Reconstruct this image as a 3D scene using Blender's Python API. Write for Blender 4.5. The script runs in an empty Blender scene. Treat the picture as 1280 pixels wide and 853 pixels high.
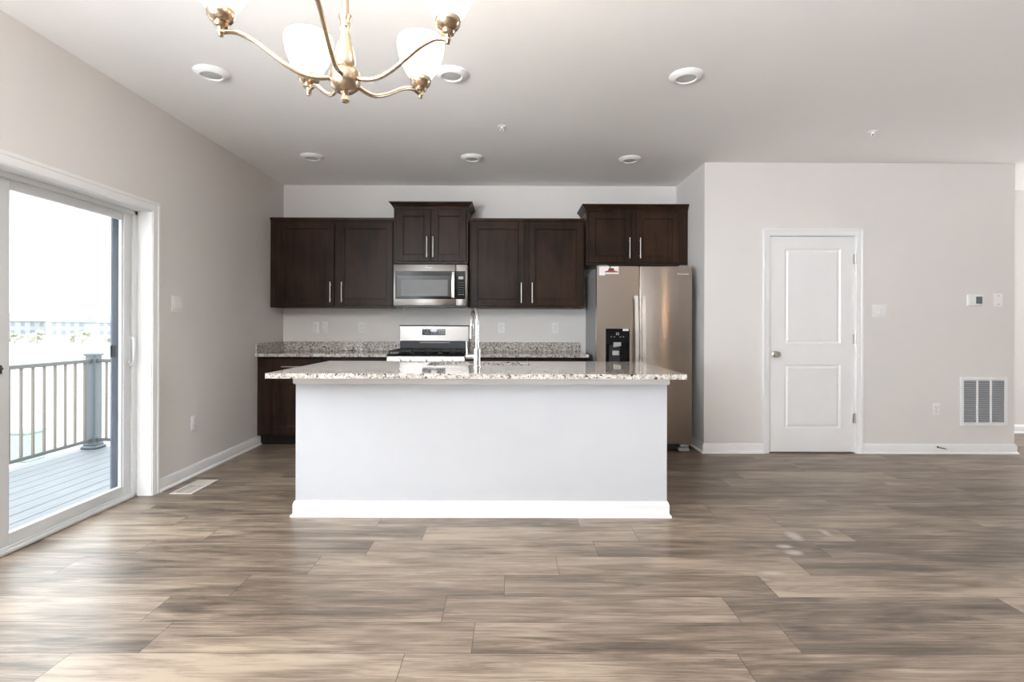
import bpy, bmesh, math, random
from mathutils import Vector, Matrix

random.seed(7)
SC = bpy.context.scene
COL = SC.collection
PI = math.pi

# ------------------------------------------------------------------ camera
F_PX, YAW, ROLL, CAM_H, CY = 657.667, 0.0021, 0.003, 1.1969, 407.335
cam = bpy.data.cameras.new('camera')
cam_o = bpy.data.objects.new('camera', cam)
COL.objects.link(cam_o)
cam.sensor_width = 36.0
cam.lens = F_PX / 1280 * 36
cam.shift_y = -(426.5 - CY) / 1280
cam.clip_start = 0.02
cam.clip_end = 600
cam_o.matrix_world = (Matrix.Translation((0, 0, CAM_H)) @ Matrix.Rotation(-YAW, 4, 'Z')
                      @ Matrix.Rotation(PI / 2, 4, 'X') @ Matrix.Rotation(ROLL, 4, 'Z'))
SC.camera = cam_o

# ------------------------------------------------------------------ world, daylight, exposure
SKY = 5.5
world = bpy.data.worlds.new('overcast_sky')
SC.world = world
world.use_nodes = True
wb = world.node_tree.nodes['Background']
wb.inputs['Color'].default_value = (0.90, 0.955, 1.0, 1)
wb.inputs['Strength'].default_value = SKY


def area(name, loc, rot, sx, sy, power, color, portal=False, spread=180):
    l = bpy.data.lights.new(name, 'AREA')
    l.shape = 'RECTANGLE'
    l.size, l.size_y = sx, sy
    l.energy = power
    l.color = color
    l.spread = math.radians(spread)
    o = bpy.data.objects.new(name, l)
    o.location = loc
    o.rotation_euler = rot
    COL.objects.link(o)
    if portal:
        l.cycles.is_portal = True
    return o


# daylight through patio door and far window, plus an added upward ceiling fill
area('daylight_patio_portal', (-2.78, 2.76, 1.0), (0, -PI / 2, 0), 2.0, 1.86, 1, (1, 1, 1), portal=True)
area('added_ceiling_fill', (-2.48, -1.9, 1.40), (0, math.radians(-159), 0), 2.1, 3.4, 1080, (0.86, 0.93, 1.0))  # unseen fill aimed up at the ceiling; no known window there
area('daylight_far_window', (8.45, 5.45, 1.40), (0, math.radians(98), 0), 2.1, 0.8, 95, (0.95, 0.98, 1.0))

SC.view_settings.view_transform = 'Standard'
SC.view_settings.look = 'None'
SC.view_settings.exposure = 0.0
SC.view_settings.gamma = 1.0
SC.view_settings.use_curve_mapping = False
SC.cycles.use_denoising = True
SC.cycles.max_bounces = 14
SC.cycles.diffuse_bounces = 10
SC.cycles.glossy_bounces = 5
SC.cycles.transparent_max_bounces = 12
SC.cycles.caustics_reflective = False
SC.cycles.caustics_refractive = False
SC.cycles.sample_clamp_indirect = 0.0


# ------------------------------------------------------------------ materials
def new_mat(name):
    m = bpy.data.materials.new(name)
    m.use_nodes = True
    return m, m.node_tree.nodes, m.node_tree.links, m.node_tree.nodes['Principled BSDF']


def c4(c):
    return (c[0], c[1], c[2], 1)


def ramp(N, stops):
    r = N.new('ShaderNodeValToRGB')
    e = r.color_ramp.elements
    while len(e) < len(stops):
        e.new(0.5)
    for k, (p, c) in enumerate(stops):
        e[k].position = p
        e[k].color = c4(c)
    return r


def noise(N, L, vec, scale, detail=4, rough=0.55, dist=0.0):
    n = N.new('ShaderNodeTexNoise')
    n.inputs['Scale'].default_value = scale
    n.inputs['Detail'].default_value = detail
    n.inputs['Roughness'].default_value = rough
    n.inputs['Distortion'].default_value = dist
    if vec is not None:
        L.new(vec, n.inputs['Vector'])
    return n


def mapping(N, L, vec, scale=(1, 1, 1), loc=(0, 0, 0)):
    mp = N.new('ShaderNodeMapping')
    mp.inputs['Scale'].default_value = scale
    mp.inputs['Location'].default_value = loc
    L.new(vec, mp.inputs['Vector'])
    return mp.outputs['Vector']


def mixc(N, L, fac, a, b, blend='MIX'):
    m = N.new('ShaderNodeMix')
    m.data_type = 'RGBA'
    m.blend_type = blend
    for sock, v in ((m.inputs[0], fac), (m.inputs[6], a), (m.inputs[7], b)):
        if isinstance(v, bpy.types.NodeSocket):
            L.new(v, sock)
        elif isinstance(v, (tuple, list)):
            sock.default_value = c4(v)
        else:
            sock.default_value = v
    return m.outputs[2]


def math_n(N, L, op, a, b=None):
    m = N.new('ShaderNodeMath')
    m.operation = op
    for k, v in enumerate((a, b)):
        if v is None:
            continue
        if isinstance(v, bpy.types.NodeSocket):
            L.new(v, m.inputs[k])
        else:
            m.inputs[k].default_value = v
    return m.outputs[0]


def plain(name, col, rough=0.5, metal=0.0, spec=0.5, vary=0.04, vscale=6.0, bump=0.0, bscale=200.0):
    """A paint, plastic or metal with a slight mottled variation in tone."""
    m, N, L, P = new_mat(name)
    tc = N.new('ShaderNodeTexCoord')
    n = noise(N, L, tc.outputs['Object'], vscale, 3)
    r = ramp(N, [(0.3, tuple(x * (1 - vary) for x in col)), (0.7, tuple(min(1, x * (1 + vary)) for x in col))])
    L.new(n.outputs['Fac'], r.inputs['Fac'])
    L.new(r.outputs['Color'], P.inputs['Base Color'])
    P.inputs['Roughness'].default_value = rough
    P.inputs['Metallic'].default_value = metal
    P.inputs['Specular IOR Level'].default_value = spec
    if bump:
        nb = noise(N, L, tc.outputs['Object'], bscale, 2)
        b = N.new('ShaderNodeBump')
        b.inputs['Strength'].default_value = bump
        b.inputs['Distance'].default_value = 0.002
        L.new(nb.outputs['Fac'], b.inputs['Height'])
        L.new(b.outputs['Normal'], P.inputs['Normal'])
    return m


def brushed(name, col, rough=0.28, aniso=0.75, rot=0.25):
    m, N, L, P = new_mat(name)
    tc = N.new('ShaderNodeTexCoord')
    v = mapping(N, L, tc.outputs['Object'], (3, 3, 420))
    n = noise(N, L, v, 1.0, 2)
    r = ramp(N, [(0.3, tuple(x * 0.94 for x in col)), (0.7, tuple(min(1, x * 1.06) for x in col))])
    L.new(n.outputs['Fac'], r.inputs['Fac'])
    L.new(r.outputs['Color'], P.inputs['Base Color'])
    P.inputs['Metallic'].default_value = 1.0
    P.inputs['Roughness'].default_value = rough
    P.inputs['Anisotropic'].default_value = aniso
    P.inputs['Anisotropic Rotation'].default_value = rot
    t = N.new('ShaderNodeTangent')
    t.direction_type = 'UV_MAP'
    t.uv_map = 'UVMap'
    L.new(t.outputs['Tangent'], P.inputs['Tangent'])
    return m


def wood_dark(name, a, b, rough=0.38):
    m, N, L, P = new_mat(name)
    tc = N.new('ShaderNodeTexCoord')
    v = mapping(N, L, tc.outputs['Object'], (26, 26, 1.6))
    n = noise(N, L, v, 1.0, 6, 0.6, 0.5)
    n2 = noise(N, L, mapping(N, L, tc.outputs['Object'], (3, 3, 2.2)), 1.0, 3)
    f = math_n(N, L, 'ADD', math_n(N, L, 'MULTIPLY', n.outputs['Fac'], 0.45), math_n(N, L, 'MULTIPLY', n2.outputs['Fac'], 0.55))
    r = ramp(N, [(0.36, a), (0.64, b)])
    L.new(f, r.inputs['Fac'])
    L.new(r.outputs['Color'], P.inputs['Base Color'])
    P.inputs['Roughness'].default_value = rough
    P.inputs['Specular IOR Level'].default_value = 0.16
    return m


def granite(name):
    m, N, L, P = new_mat(name)
    tc = N.new('ShaderNodeTexCoord')
    o = tc.outputs['Object']
    base = ramp(N, [(0.36, (0.34, 0.29, 0.25)), (0.44, (0.51, 0.465, 0.42)), (0.54, (0.69, 0.665, 0.63))])
    L.new(noise(N, L, o, 38, 5, 0.65, 0.3).outputs['Fac'], base.inputs['Fac'])
    grey = ramp(N, [(0.56, (0, 0, 0)), (0.64, (1, 1, 1))])
    L.new(noise(N, L, mapping(N, L, o, loc=(3, 1, 7)), 62, 4, 0.6).outputs['Fac'], grey.inputs['Fac'])
    c = mixc(N, L, grey.outputs['Color'], base.outputs['Color'], (0.27, 0.26, 0.26))
    dark = ramp(N, [(0.575, (0, 0, 0)), (0.62, (1, 1, 1))])
    L.new(noise(N, L, mapping(N, L, o, loc=(9, 4, 2)), 62, 3, 0.6, 0.4).outputs['Fac'], dark.inputs['Fac'])
    c = mixc(N, L, dark.outputs['Color'], c, (0.035, 0.03, 0.03))
    vo = N.new('ShaderNodeTexVoronoi')
    vo.inputs['Scale'].default_value = 150
    L.new(o, vo.inputs['Vector'])
    vr = ramp(N, [(0.0, (0.82, 0.80, 0.78)), (1.0, (1.08, 1.07, 1.06))])
    L.new(vo.outputs['Color'], vr.inputs['Fac'])
    c = mixc(N, L, 1.0, c, vr.outputs['Color'], 'MULTIPLY')
    L.new(c, P.inputs['Base Color'])
    P.inputs['Roughness'].default_value = 0.05
    P.inputs['Specular IOR Level'].default_value = 0.6
    return m


def floor_mat():
    m, N, L, P = new_mat('laminate_planks')
    uv = N.new('ShaderNodeUVMap')
    uv.uv_map = 'UVMap'
    at = N.new('ShaderNodeAttribute')
    at.attribute_name = 'plank'
    sep = N.new('ShaderNodeSeparateXYZ')
    L.new(at.outputs['Vector'], sep.inputs[0])
    off = N.new('ShaderNodeVectorMath')
    off.operation = 'MULTIPLY_ADD'
    L.new(at.outputs['Vector'], off.inputs[0])
    off.inputs[1].default_value = (37, 23, 11)
    L.new(uv.outputs['UV'], off.inputs[2])
    v = off.outputs[0]
    fine = noise(N, L, mapping(N, L, v, (4.0, 150, 1)), 1.0, 8, 0.75, 0.4)
    mid = noise(N, L, mapping(N, L, v, (1.6, 17, 1)), 1.0, 6, 0.65, 1.2)
    big = noise(N, L, mapping(N, L, v, (1.5, 6.0, 1)), 1.0, 3, 0.5, 0.9)
    f = math_n(N, L, 'ADD', math_n(N, L, 'MULTIPLY', fine.outputs['Fac'], 0.36),
               math_n(N, L, 'ADD', math_n(N, L, 'MULTIPLY', mid.outputs['Fac'], 0.38),
                      math_n(N, L, 'MULTIPLY', big.outputs['Fac'], 0.26)))
    f = math_n(N, L, 'ADD', f, math_n(N, L, 'MULTIPLY', math_n(N, L, 'SUBTRACT', sep.outputs[0], 0.5), 0.10))
    r = ramp(N, [(0.395, (0.075, 0.055, 0.041)), (0.46, (0.150, 0.112, 0.083)), (0.52, (0.240, 0.183, 0.138)), (0.60, (0.38, 0.30, 0.23))])
    L.new(f, r.inputs['Fac'])
    # knots
    vo = N.new('ShaderNodeTexVoronoi')
    vo.inputs['Scale'].default_value = 1.0
    L.new(mapping(N, L, v, (1.7, 7, 1)), vo.inputs['Vector'])
    kn = ramp(N, [(0.03, (0.35, 0.30, 0.26)), (0.17, (1, 1, 1))])
    L.new(vo.outputs['Distance'], kn.inputs['Fac'])
    c = mixc(N, L, 0.8, r.outputs['Color'], kn.outputs['Color'], 'MULTIPLY')
    # seams between planks, from the distance to the plank's own edge
    ed = N.new('ShaderNodeAttribute')
    ed.attribute_name = 'edge'
    se = N.new('ShaderNodeSeparateXYZ')
    L.new(ed.outputs['Vector'], se.inputs[0])

    def edge(s, w, half):
        d = math_n(N, L, 'SUBTRACT', 0.5, math_n(N, L, 'ABSOLUTE', math_n(N, L, 'SUBTRACT', s, 0.5)))
        return math_n(N, L, 'LESS_THAN', math_n(N, L, 'MULTIPLY', d, half), w)
    seam = math_n(N, L, 'MAXIMUM', edge(se.outputs[0], 0.0016, 1.213), edge(se.outputs[1], 0.0011, 0.2))
    c = mixc(N, L, math_n(N, L, 'MULTIPLY', seam, 0.72), c, (0.03, 0.024, 0.02))
    # chalky scuffs left on the floor near the island
    tc = N.new('ShaderNodeTexCoord')
    for (x, y, sx, sy, a) in ((1.62, 3.00, 0.05, 0.085, 0.5), (1.49, 2.86, 0.055, 0.03, 0.55), (1.50, 2.78, 0.06, 0.04, 0.5),
                              (1.83, 3.05, 0.03, 0.07, 0.35), (1.27, 2.55, 0.08, 0.03, 0.25)):
        vv = mapping(N, L, tc.outputs['Object'], (1 / sx, 1 / sy, 0), (-x / sx, -y / sy, 0))
        ln = N.new('ShaderNodeVectorMath')
        ln.operation = 'LENGTH'
        L.new(vv, ln.inputs[0])
        d = math_n(N, L, 'SUBTRACT', 1.0, ln.outputs['Value'])
        nz = noise(N, L, mapping(N, L, tc.outputs['Object'], (14, 60, 1)), 1.0, 4)
        d = math_n(N, L, 'MULTIPLY', math_n(N, L, 'MAXIMUM', d, 0.0), math_n(N, L, 'MULTIPLY', nz.outputs['Fac'], 3.6 * a))
        d = math_n(N, L, 'MINIMUM', d, 0.6)
        c = mixc(N, L, d, c, (0.62, 0.58, 0.55))
    L.new(c, P.inputs['Base Color'])
    rr = ramp(N, [(0.3, (0.30, 0.30, 0.30)), (0.7, (0.42, 0.42, 0.42))])
    L.new(fine.outputs['Fac'], rr.inputs['Fac'])
    L.new(rr.outputs['Color'], P.inputs['Roughness'])
    b = N.new('ShaderNodeBump')
    b.inputs['Strength'].default_value = 0.06
    b.inputs['Distance'].default_value = 0.001
    L.new(fine.outputs['Fac'], b.inputs['Height'])
    L.new(b.outputs['Normal'], P.inputs['Normal'])
    return m


def glass_mat(name, tint=(1, 1, 1)):
    m, N, L, P = new_mat(name)
    N.remove(P)
    t = N.new('ShaderNodeBsdfTransparent')
    t.inputs['Color'].default_value = c4(tint)
    g = N.new('ShaderNodeBsdfGlossy')
    g.inputs['Roughness'].default_value = 0.02
    lw = N.new('ShaderNodeLayerWeight')
    lw.inputs['Blend'].default_value = 0.5
    f = math_n(N, L, 'ADD', math_n(N, L, 'MULTIPLY', math_n(N, L, 'POWER', lw.outputs['Facing'], 5.0), 0.6), 0.04)
    mx = N.new('ShaderNodeMixShader')
    L.new(f, mx.inputs[0])
    L.new(t.outputs[0], mx.inputs[1])
    L.new(g.outputs[0], mx.inputs[2])
    L.new(mx.outputs[0], N['Material Output'].inputs['Surface'])
    return m


def lamp_mat(name, col, strength):
    m, N, L, P = new_mat(name)
    tc = N.new('ShaderNodeTexCoord')
    n = noise(N, L, tc.outputs['Object'], 20, 3)
    r = ramp(N, [(0.3, tuple(x * 0.96 for x in col)), (0.7, col)])
    L.new(n.outputs['Fac'], r.inputs['Fac'])
    L.new(r.outputs['Color'], P.inputs['Emission Color'])
    P.inputs['Emission Strength'].default_value = strength
    P.inputs['Base Color'].default_value = (0.9, 0.88, 0.84, 1)
    P.inputs['Roughness'].default_value = 0.3
    return m


def deck_mat():
    m, N, L, P = new_mat('deck_boards')
    tc = N.new('ShaderNodeTexCoord')
    n = noise(N, L, mapping(N, L, tc.outputs['Object'], (30, 2, 1)), 1.0, 4)
    r = ramp(N, [(0.3, (0.142, 0.152, 0.166)), (0.7, (0.178, 0.190, 0.205))])
    L.new(n.outputs['Fac'], r.inputs['Fac'])
    L.new(r.outputs['Color'], P.inputs['Base Color'])
    P.inputs['Roughness'].default_value = 0.6
    return m


WALL = plain('wall_paint', (0.79, 0.764, 0.742), 0.75, vary=0.012, vscale=2, bump=0.05, bscale=260)
WALLB = plain('low_bounce_wall', (0.46, 0.43, 0.40), 0.75, vary=0.012, vscale=2)  # dark tone given to unseen walls to weaken light bounced to the right
CEIL = plain('ceiling_paint', (0.90, 0.89, 0.88), 0.85, vary=0.01, vscale=1.5, bump=0.05, bscale=200)
WHITE = plain('white_trim_paint', (0.88, 0.88, 0.88), 0.38, vary=0.01)
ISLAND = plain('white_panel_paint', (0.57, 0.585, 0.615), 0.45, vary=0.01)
VINYL = plain('white_vinyl', (0.68, 0.69, 0.695), 0.35, vary=0.01)
PLASTIC = plain('white_plastic', (0.88, 0.88, 0.87), 0.35, vary=0.01)
SLOT = plain('outlet_slot', (0.05, 0.045, 0.04), 0.5)
FLOOR = floor_mat()
GRANITE = granite('speckled_granite')
WOOD = wood_dark('espresso_wood', (0.012, 0.0066, 0.0046), (0.050, 0.0255, 0.0155), 0.34)
WOODIN = wood_dark('espresso_toe_kick', (0.010, 0.008, 0.007), (0.018, 0.014, 0.012), 0.6)
NICKEL = plain('satin_nickel', (0.62, 0.59, 0.55), 0.28, 1.0)
LAMPMETAL = plain('brushed_nickel_lamp', (0.53, 0.42, 0.31), 0.24, 1.0)
CHROME = plain('polished_chrome', (0.85, 0.85, 0.86), 0.06, 1.0, vary=0.01)
STEEL = brushed('stainless_steel', (0.345, 0.32, 0.30), 0.30, 0.5)
FRIDGE = brushed('dark_stainless', (0.56, 0.50, 0.45), 0.25, 0.9)
HANDLEM = plain('bright_satin_steel', (0.86, 0.85, 0.84), 0.38, 1.0)
FRIDGESIDE = plain('fridge_side_paint', (0.30, 0.30, 0.31), 0.40, vary=0.02)
BLACK = plain('black_gloss', (0.010, 0.010, 0.011), 0.10, spec=0.2)
IRON = plain('cast_iron', (0.016, 0.016, 0.017), 0.45, bump=0.1)
BLACKP = plain('black_plastic', (0.02, 0.02, 0.022), 0.4)
GREYW = plain('microwave_window', (0.10, 0.095, 0.09), 0.12, spec=0.25)
GREYW2 = plain('microwave_screen', (0.20, 0.20, 0.20), 0.3, spec=0.25)
GREYP = plain('grey_plastic', (0.45, 0.45, 0.45), 0.35)
SHADE = lamp_mat('lit_opal_glass', (1.0, 0.77, 0.52), 8.0)
LENS = plain('downlight_lens', (0.56, 0.56, 0.55), 0.35)
GLASS = glass_mat('window_glass', (0.97, 0.985, 0.98))
DECK = deck_mat()
RAILM = plain('railing_metal', (0.117, 0.115, 0.115), 0.5)
BALM = plain('baluster_metal', (0.188, 0.157, 0.138), 0.5)
POSTM = plain('post_sleeve', (0.107, 0.123, 0.138), 0.5)
SCREENM = plain('screen_frame', (0.117, 0.138, 0.175), 0.5)
DIRT = plain('pale_dirt', (0.60, 0.58, 0.54), 0.9, vary=0.08, vscale=0.2)
DUCT = plain('duct_shade_grey', (0.27, 0.285, 0.31), 0.6)
DUCTD = plain('duct_shadow_brown', (0.10, 0.075, 0.055), 0.7)
VENTM = plain('register_enamel', (0.66, 0.60, 0.55), 0.4)
SCREEN = lamp_mat('clock_display', (0.03, 0.07, 0.25), 0.5)
LCD = plain('thermostat_lcd', (0.13, 0.17, 0.17), 0.25)
RED = plain('sticker_red', (0.50, 0.06, 0.06), 0.5)
PAPER = plain('sticker_white', (0.86, 0.85, 0.83), 0.5)
STEELSINK = plain('sink_steel', (0.55, 0.55, 0.55), 0.3, 1.0)
RUBBER = plain('white_rubber', (0.75, 0.74, 0.72), 0.6)
BRASSD = plain('aged_spring', (0.16, 0.13, 0.10), 0.35, 1.0)


# ------------------------------------------------------------------ mesh helpers
class MB:
    """Collects shapes given in world coordinates; build() links them as one mesh."""

    def __init__(self):
        self.bm = bmesh.new()

    def _take(self, bm):
        me = bpy.data.meshes.new('tmp')
        bm.to_mesh(me)
        bm.free()
        self.bm.from_mesh(me)
        bpy.data.meshes.remove(me)

    def box(self, x0, x1, y0, y1, z0, z1, bev=0.0, seg=1):
        bm = bmesh.new()
        bmesh.ops.create_cube(bm, size=1.0)
        for v in bm.verts:
            v.co = Vector(((x0 + x1) / 2 + v.co.x * (x1 - x0), (y0 + y1) / 2 + v.co.y * (y1 - y0), (z0 + z1) / 2 + v.co.z * (z1 - z0)))
        if bev:
            bmesh.ops.bevel(bm, geom=bm.edges[:], offset=bev, segments=seg, affect='EDGES', profile=0.5)
        bmesh.ops.recalc_face_normals(bm, faces=bm.faces[:])
        self._take(bm)
        return self

    def lathe(self, prof, center, seg=32, mat=None):
        """prof: (r, z) pairs about +Z; mat rotates the result before it is moved to center."""
        bm = bmesh.new()
        rings = []
        for r, z in prof:
            if r < 1e-5:
                rings.append([bm.verts.new((0, 0, z))])
            else:
                rings.append([bm.verts.new((r * math.cos(2 * PI * k / seg), r * math.sin(2 * PI * k / seg), z)) for k in range(seg)])
        for a, b in zip(rings, rings[1:]):
            for k in range(seg):
                k2 = (k + 1) % seg
                if len(a) == 1 and len(b) == 1:
                    continue
                if len(a) == 1:
                    bm.faces.new((a[0], b[k2], b[k]))
                elif len(b) == 1:
                    bm.faces.new((a[k], a[k2], b[0]))
                else:
                    bm.faces.new((a[k], a[k2], b[k2], b[k]))
        bmesh.ops.recalc_face_normals(bm, faces=bm.faces[:])
        M = Matrix.Translation(center) @ (mat.to_4x4() if mat else Matrix.Identity(4))
        bmesh.ops.transform(bm, matrix=M, verts=bm.verts[:])
        self._take(bm)
        return self

    def cyl(self, p0, p1, r, seg=20, r2=None, bev=0.0):
        p0, p1 = Vector(p0), Vector(p1)
        d = p1 - p0
        h = d.length
        r2 = r if r2 is None else r2
        b = min(bev, h / 2 - 1e-5) if bev else 0
        prof = [(0, 0), (r - b, 0), (r, b), (r2, h - b), (r2 - b, h), (0, h)] if b else [(0, 0), (r, 0), (r2, h), (0, h)]
        return self.lathe(prof, p0, seg, d.to_track_quat('Z', 'Y').to_matrix())

    def tube(self, pts, r, seg=12, smooth=6):
        pts = [Vector(p) for p in pts]
        rs = list(r) if isinstance(r, (list, tuple)) else [r] * len(pts)
        if smooth and len(pts) > 2:
            P, R = [], []
            n = len(pts)
            for i in range(n - 1):
                a, b, c, d = pts[max(i - 1, 0)], pts[i], pts[i + 1], pts[min(i + 2, n - 1)]
                for k in range(smooth):
                    t = k / smooth
                    P.append(0.5 * ((2 * b) + (c - a) * t + (2 * a - 5 * b + 4 * c - d) * t * t + (3 * b - a - 3 * c + d) * t ** 3))
                    R.append(rs[i] * (1 - t) + rs[i + 1] * t)
            P.append(pts[-1])
            R.append(rs[-1])
            pts, rs = P, R
        bm = bmesh.new()
        up = None
        rings = []
        for i, p in enumerate(pts):
            t = (pts[min(i + 1, len(pts) - 1)] - pts[max(i - 1, 0)]).normalized()
            if up is None:
                up = t.orthogonal().normalized()
            up = (up - t * up.dot(t)).normalized()
            s = t.cross(up)
            rings.append([bm.verts.new(p + (up * math.cos(2 * PI * k / seg) + s * math.sin(2 * PI * k / seg)) * rs[i]) for k in range(seg)])
        for a, b in zip(rings, rings[1:]):
            for k in range(seg):
                bm.faces.new((a[k], a[(k + 1) % seg], b[(k + 1) % seg], b[k]))
        bm.faces.new(rings[0][::-1])
        bm.faces.new(rings[-1])
        bmesh.ops.recalc_face_normals(bm, faces=bm.faces[:])
        self._take(bm)
        return self

    def prism(self, poly, vec):
        bm = bmesh.new()
        a = [bm.verts.new(p) for p in poly]
        b = [bm.verts.new(Vector(p) + Vector(vec)) for p in poly]
        n = len(a)
        bm.faces.new(a)
        bm.faces.new(b[::-1])
        for k in range(n):
            bm.faces.new((a[k], b[k], b[(k + 1) % n], a[(k + 1) % n]))
        bmesh.ops.recalc_face_normals(bm, faces=bm.faces[:])
        self._take(bm)
        return self

    def sweep(self, path, prof, frame=None):
        """Mitred sweep. path: points of a polyline in a plane; prof: closed (outward, up) outline.
        frame(p, offset_dir, o, u) is by default: outward in XY to the right of travel, up = Z."""
        path = [Vector(p) for p in path]
        bm = bmesh.new()
        rings = []
        n = len(path)
        for i, p in enumerate(path):
            dirs = []
            if i > 0:
                dirs.append((path[i] - path[i - 1]).normalized())
            if i < n - 1:
                dirs.append((path[i + 1] - path[i]).normalized())
            upv = frame if frame is not None else Vector((0, 0, 1))
            ns = [d.cross(upv).normalized() for d in dirs]
            m = ns[0] if len(ns) == 1 else (ns[0] + ns[1]).normalized() / max(0.2, (ns[0] + ns[1]).normalized().dot(ns[0]))
            rings.append([bm.verts.new(p + m * o + upv * u) for o, u in prof])
        k = len(prof)
        for a, b in zip(rings, rings[1:]):
            for j in range(k):
                bm.faces.new((a[j], a[(j + 1) % k], b[(j + 1) % k], b[j]))
        bm.faces.new(rings[0][::-1])
        bm.faces.new(rings[-1])
        bmesh.ops.recalc_face_normals(bm, faces=bm.faces[:])
        self._take(bm)
        return self

    def build(self, name, mat, parent=None, uv=False, smooth=True, label=None):
        me = bpy.data.meshes.new(name)
        o = bpy.data.objects.new(name, me)
        COL.objects.link(o)
        if parent is not None:
            root = parent
            while root.parent is not None:
                root = root.parent
            if parent.parent is None or True:
                off = Vector(root.get('_loc', (0, 0, 0)))
            bmesh.ops.translate(self.bm, verts=self.bm.verts[:], vec=-off)
            o.parent = parent
        self.bm.to_mesh(me)
        self.bm.free()
        me.materials.append(mat)
        if smooth:
            for p in me.polygons:
                p.use_smooth = True
            me.set_sharp_from_angle(angle=math.radians(32))
        if uv:
            l = me.uv_layers.new(name='UVMap')
            for lp in me.loops:
                c = me.vertices[lp.vertex_index].co
                l.data[lp.index].uv = (c.x + 0.37 * c.y, c.z + 0.21 * c.y)
        if label:
            o['label'] = label
        return o


def tag(o, label, cat, group=None, kind=None):
    o['label'] = label
    o['category'] = cat
    if group:
        o['group'] = group
    if kind:
        o['kind'] = kind
    return o


def thing(name, loc, label, cat, group=None, kind=None):
    o = bpy.data.objects.new(name, None)
    o.empty_display_size = 0.05
    COL.objects.link(o)
    o.location = loc
    o['_loc'] = tuple(loc)
    return tag(o, label, cat, group, kind)


def struct(name, mb, mat, label, cat, **kw):
    return tag(mb.build(name, mat, **kw), label, cat, None, 'structure')


def copy_thing(src, loc, label, group=None):
    r = src.copy()
    COL.objects.link(r)
    r.location = loc
    r['_loc'] = tuple(loc)
    r['label'] = label
    if group:
        r['group'] = group
    for ch in [c for c in bpy.data.objects if c.parent == src]:
        c = ch.copy()
        COL.objects.link(c)
        c.parent = r
        for g in [k for k in bpy.data.objects if k.parent == ch]:
            d = g.copy()
            COL.objects.link(d)
            d.parent = c
    return r


def text_mesh(name, body, size, loc, rot, mat, parent, depth=0.0006):
    cu = bpy.data.curves.new('lettering', 'FONT')
    cu.body = body
    cu.size = size
    cu.extrude = depth
    cu.align_x = 'CENTER'
    cu.align_y = 'CENTER'
    t = bpy.data.objects.new('lettering', cu)
    COL.objects.link(t)
    bpy.context.view_layer.update()
    me = bpy.data.meshes.new_from_object(t.evaluated_get(bpy.context.evaluated_depsgraph_get()))
    bpy.data.objects.remove(t)
    bpy.data.curves.remove(cu)
    root = parent
    while root.parent is not None:
        root = root.parent
    me.transform(Matrix.Translation(Vector(loc) - Vector(root['_loc'])) @ rot.to_4x4())
    me.materials.clear()
    me.materials.append(mat)
    o = bpy.data.objects.new(name, me)
    COL.objects.link(o)
    o.parent = parent
    return o


FACE = Matrix.Rotation(PI / 2, 3, 'X')          # lettering that faces the camera side (-Y)

# ------------------------------------------------------------------ room shell
XL, YB, YK, XK, XE, H = -2.513, 5.815, 4.960, 1.8237, 4.758, 2.743
YFAR, YREAR, XR = 5.93, -8.0, 8.5
DY0, DY1, DH = 1.83, 3.685, 1.992               # patio door opening in the left wall


def build_floor():
    me = bpy.data.meshes.new('floor')
    verts, faces, uvs, pl, ed = [], [], [], [], []
    pitch, ln, y_off = 0.2014, 1.213, 1.919
    joints = {-1: -0.383, 0: -0.141, 1: -0.278, 2: -0.026, 3: -0.977, 4: -0.754, 5: -0.494}
    x_min, x_max, y_min, y_max = -2.66, XR + 0.05, YREAR - 0.05, YFAR + 0.05
    rnd = random.Random(11)
    r = math.floor((y_min - y_off) / pitch)
    while y_off + r * pitch < y_max:
        ya, yb = y_off + r * pitch, y_off + (r + 1) * pitch
        j = joints.get(r, rnd.uniform(0, ln))
        k = math.floor((x_min - j) / ln)
        while j + k * ln < x_max:
            xa, xb = j + k * ln, j + (k + 1) * ln
            a, b = max(xa, x_min), min(xb, x_max)
            c, d = max(ya, y_min), min(yb, y_max)
            i = len(verts)
            verts += [(a, c, 0), (b, c, 0), (b, d, 0), (a, d, 0)]
            faces.append((i, i + 1, i + 2, i + 3))
            q = (rnd.random(), rnd.random(), rnd.random())
            for (x, y) in ((a, c), (b, c), (b, d), (a, d)):
                uvs.append((x, y))
                pl.append(q)
                ed.append(((x - xa) / ln, (y - ya) / pitch, 0))
            k += 1
        r += 1
    # underside so the floor is a slab
    i = len(verts)
    verts += [(x_min, y_min, -0.04), (x_max, y_min, -0.04), (x_max, y_max, -0.04), (x_min, y_max, -0.04)]
    faces.append((i + 3, i + 2, i + 1, i))
    for _ in range(4):
        uvs.append((0, 0)); pl.append((0, 0, 0)); ed.append((0.5, 0.5, 0))
    me.from_pydata(verts, [], faces)
    me.uv_layers.new(name='UVMap')
    me.attributes.new('plank', 'FLOAT_VECTOR', 'CORNER')
    me.attributes.new('edge', 'FLOAT_VECTOR', 'CORNER')
    me.uv_layers['UVMap'].data.foreach_set('uv', [c for q in uvs for c in q])
    me.attributes['plank'].data.foreach_set('vector', [c for q in pl for c in q])
    me.attributes['edge'].data.foreach_set('vector', [c for q in ed for c in q])
    me.materials.append(FLOOR)
    o = bpy.data.objects.new('floor', me)
    COL.objects.link(o)
    tag(o, 'grey-brown wood-look plank floor running across the whole room', 'floor', None, 'structure')


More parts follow.
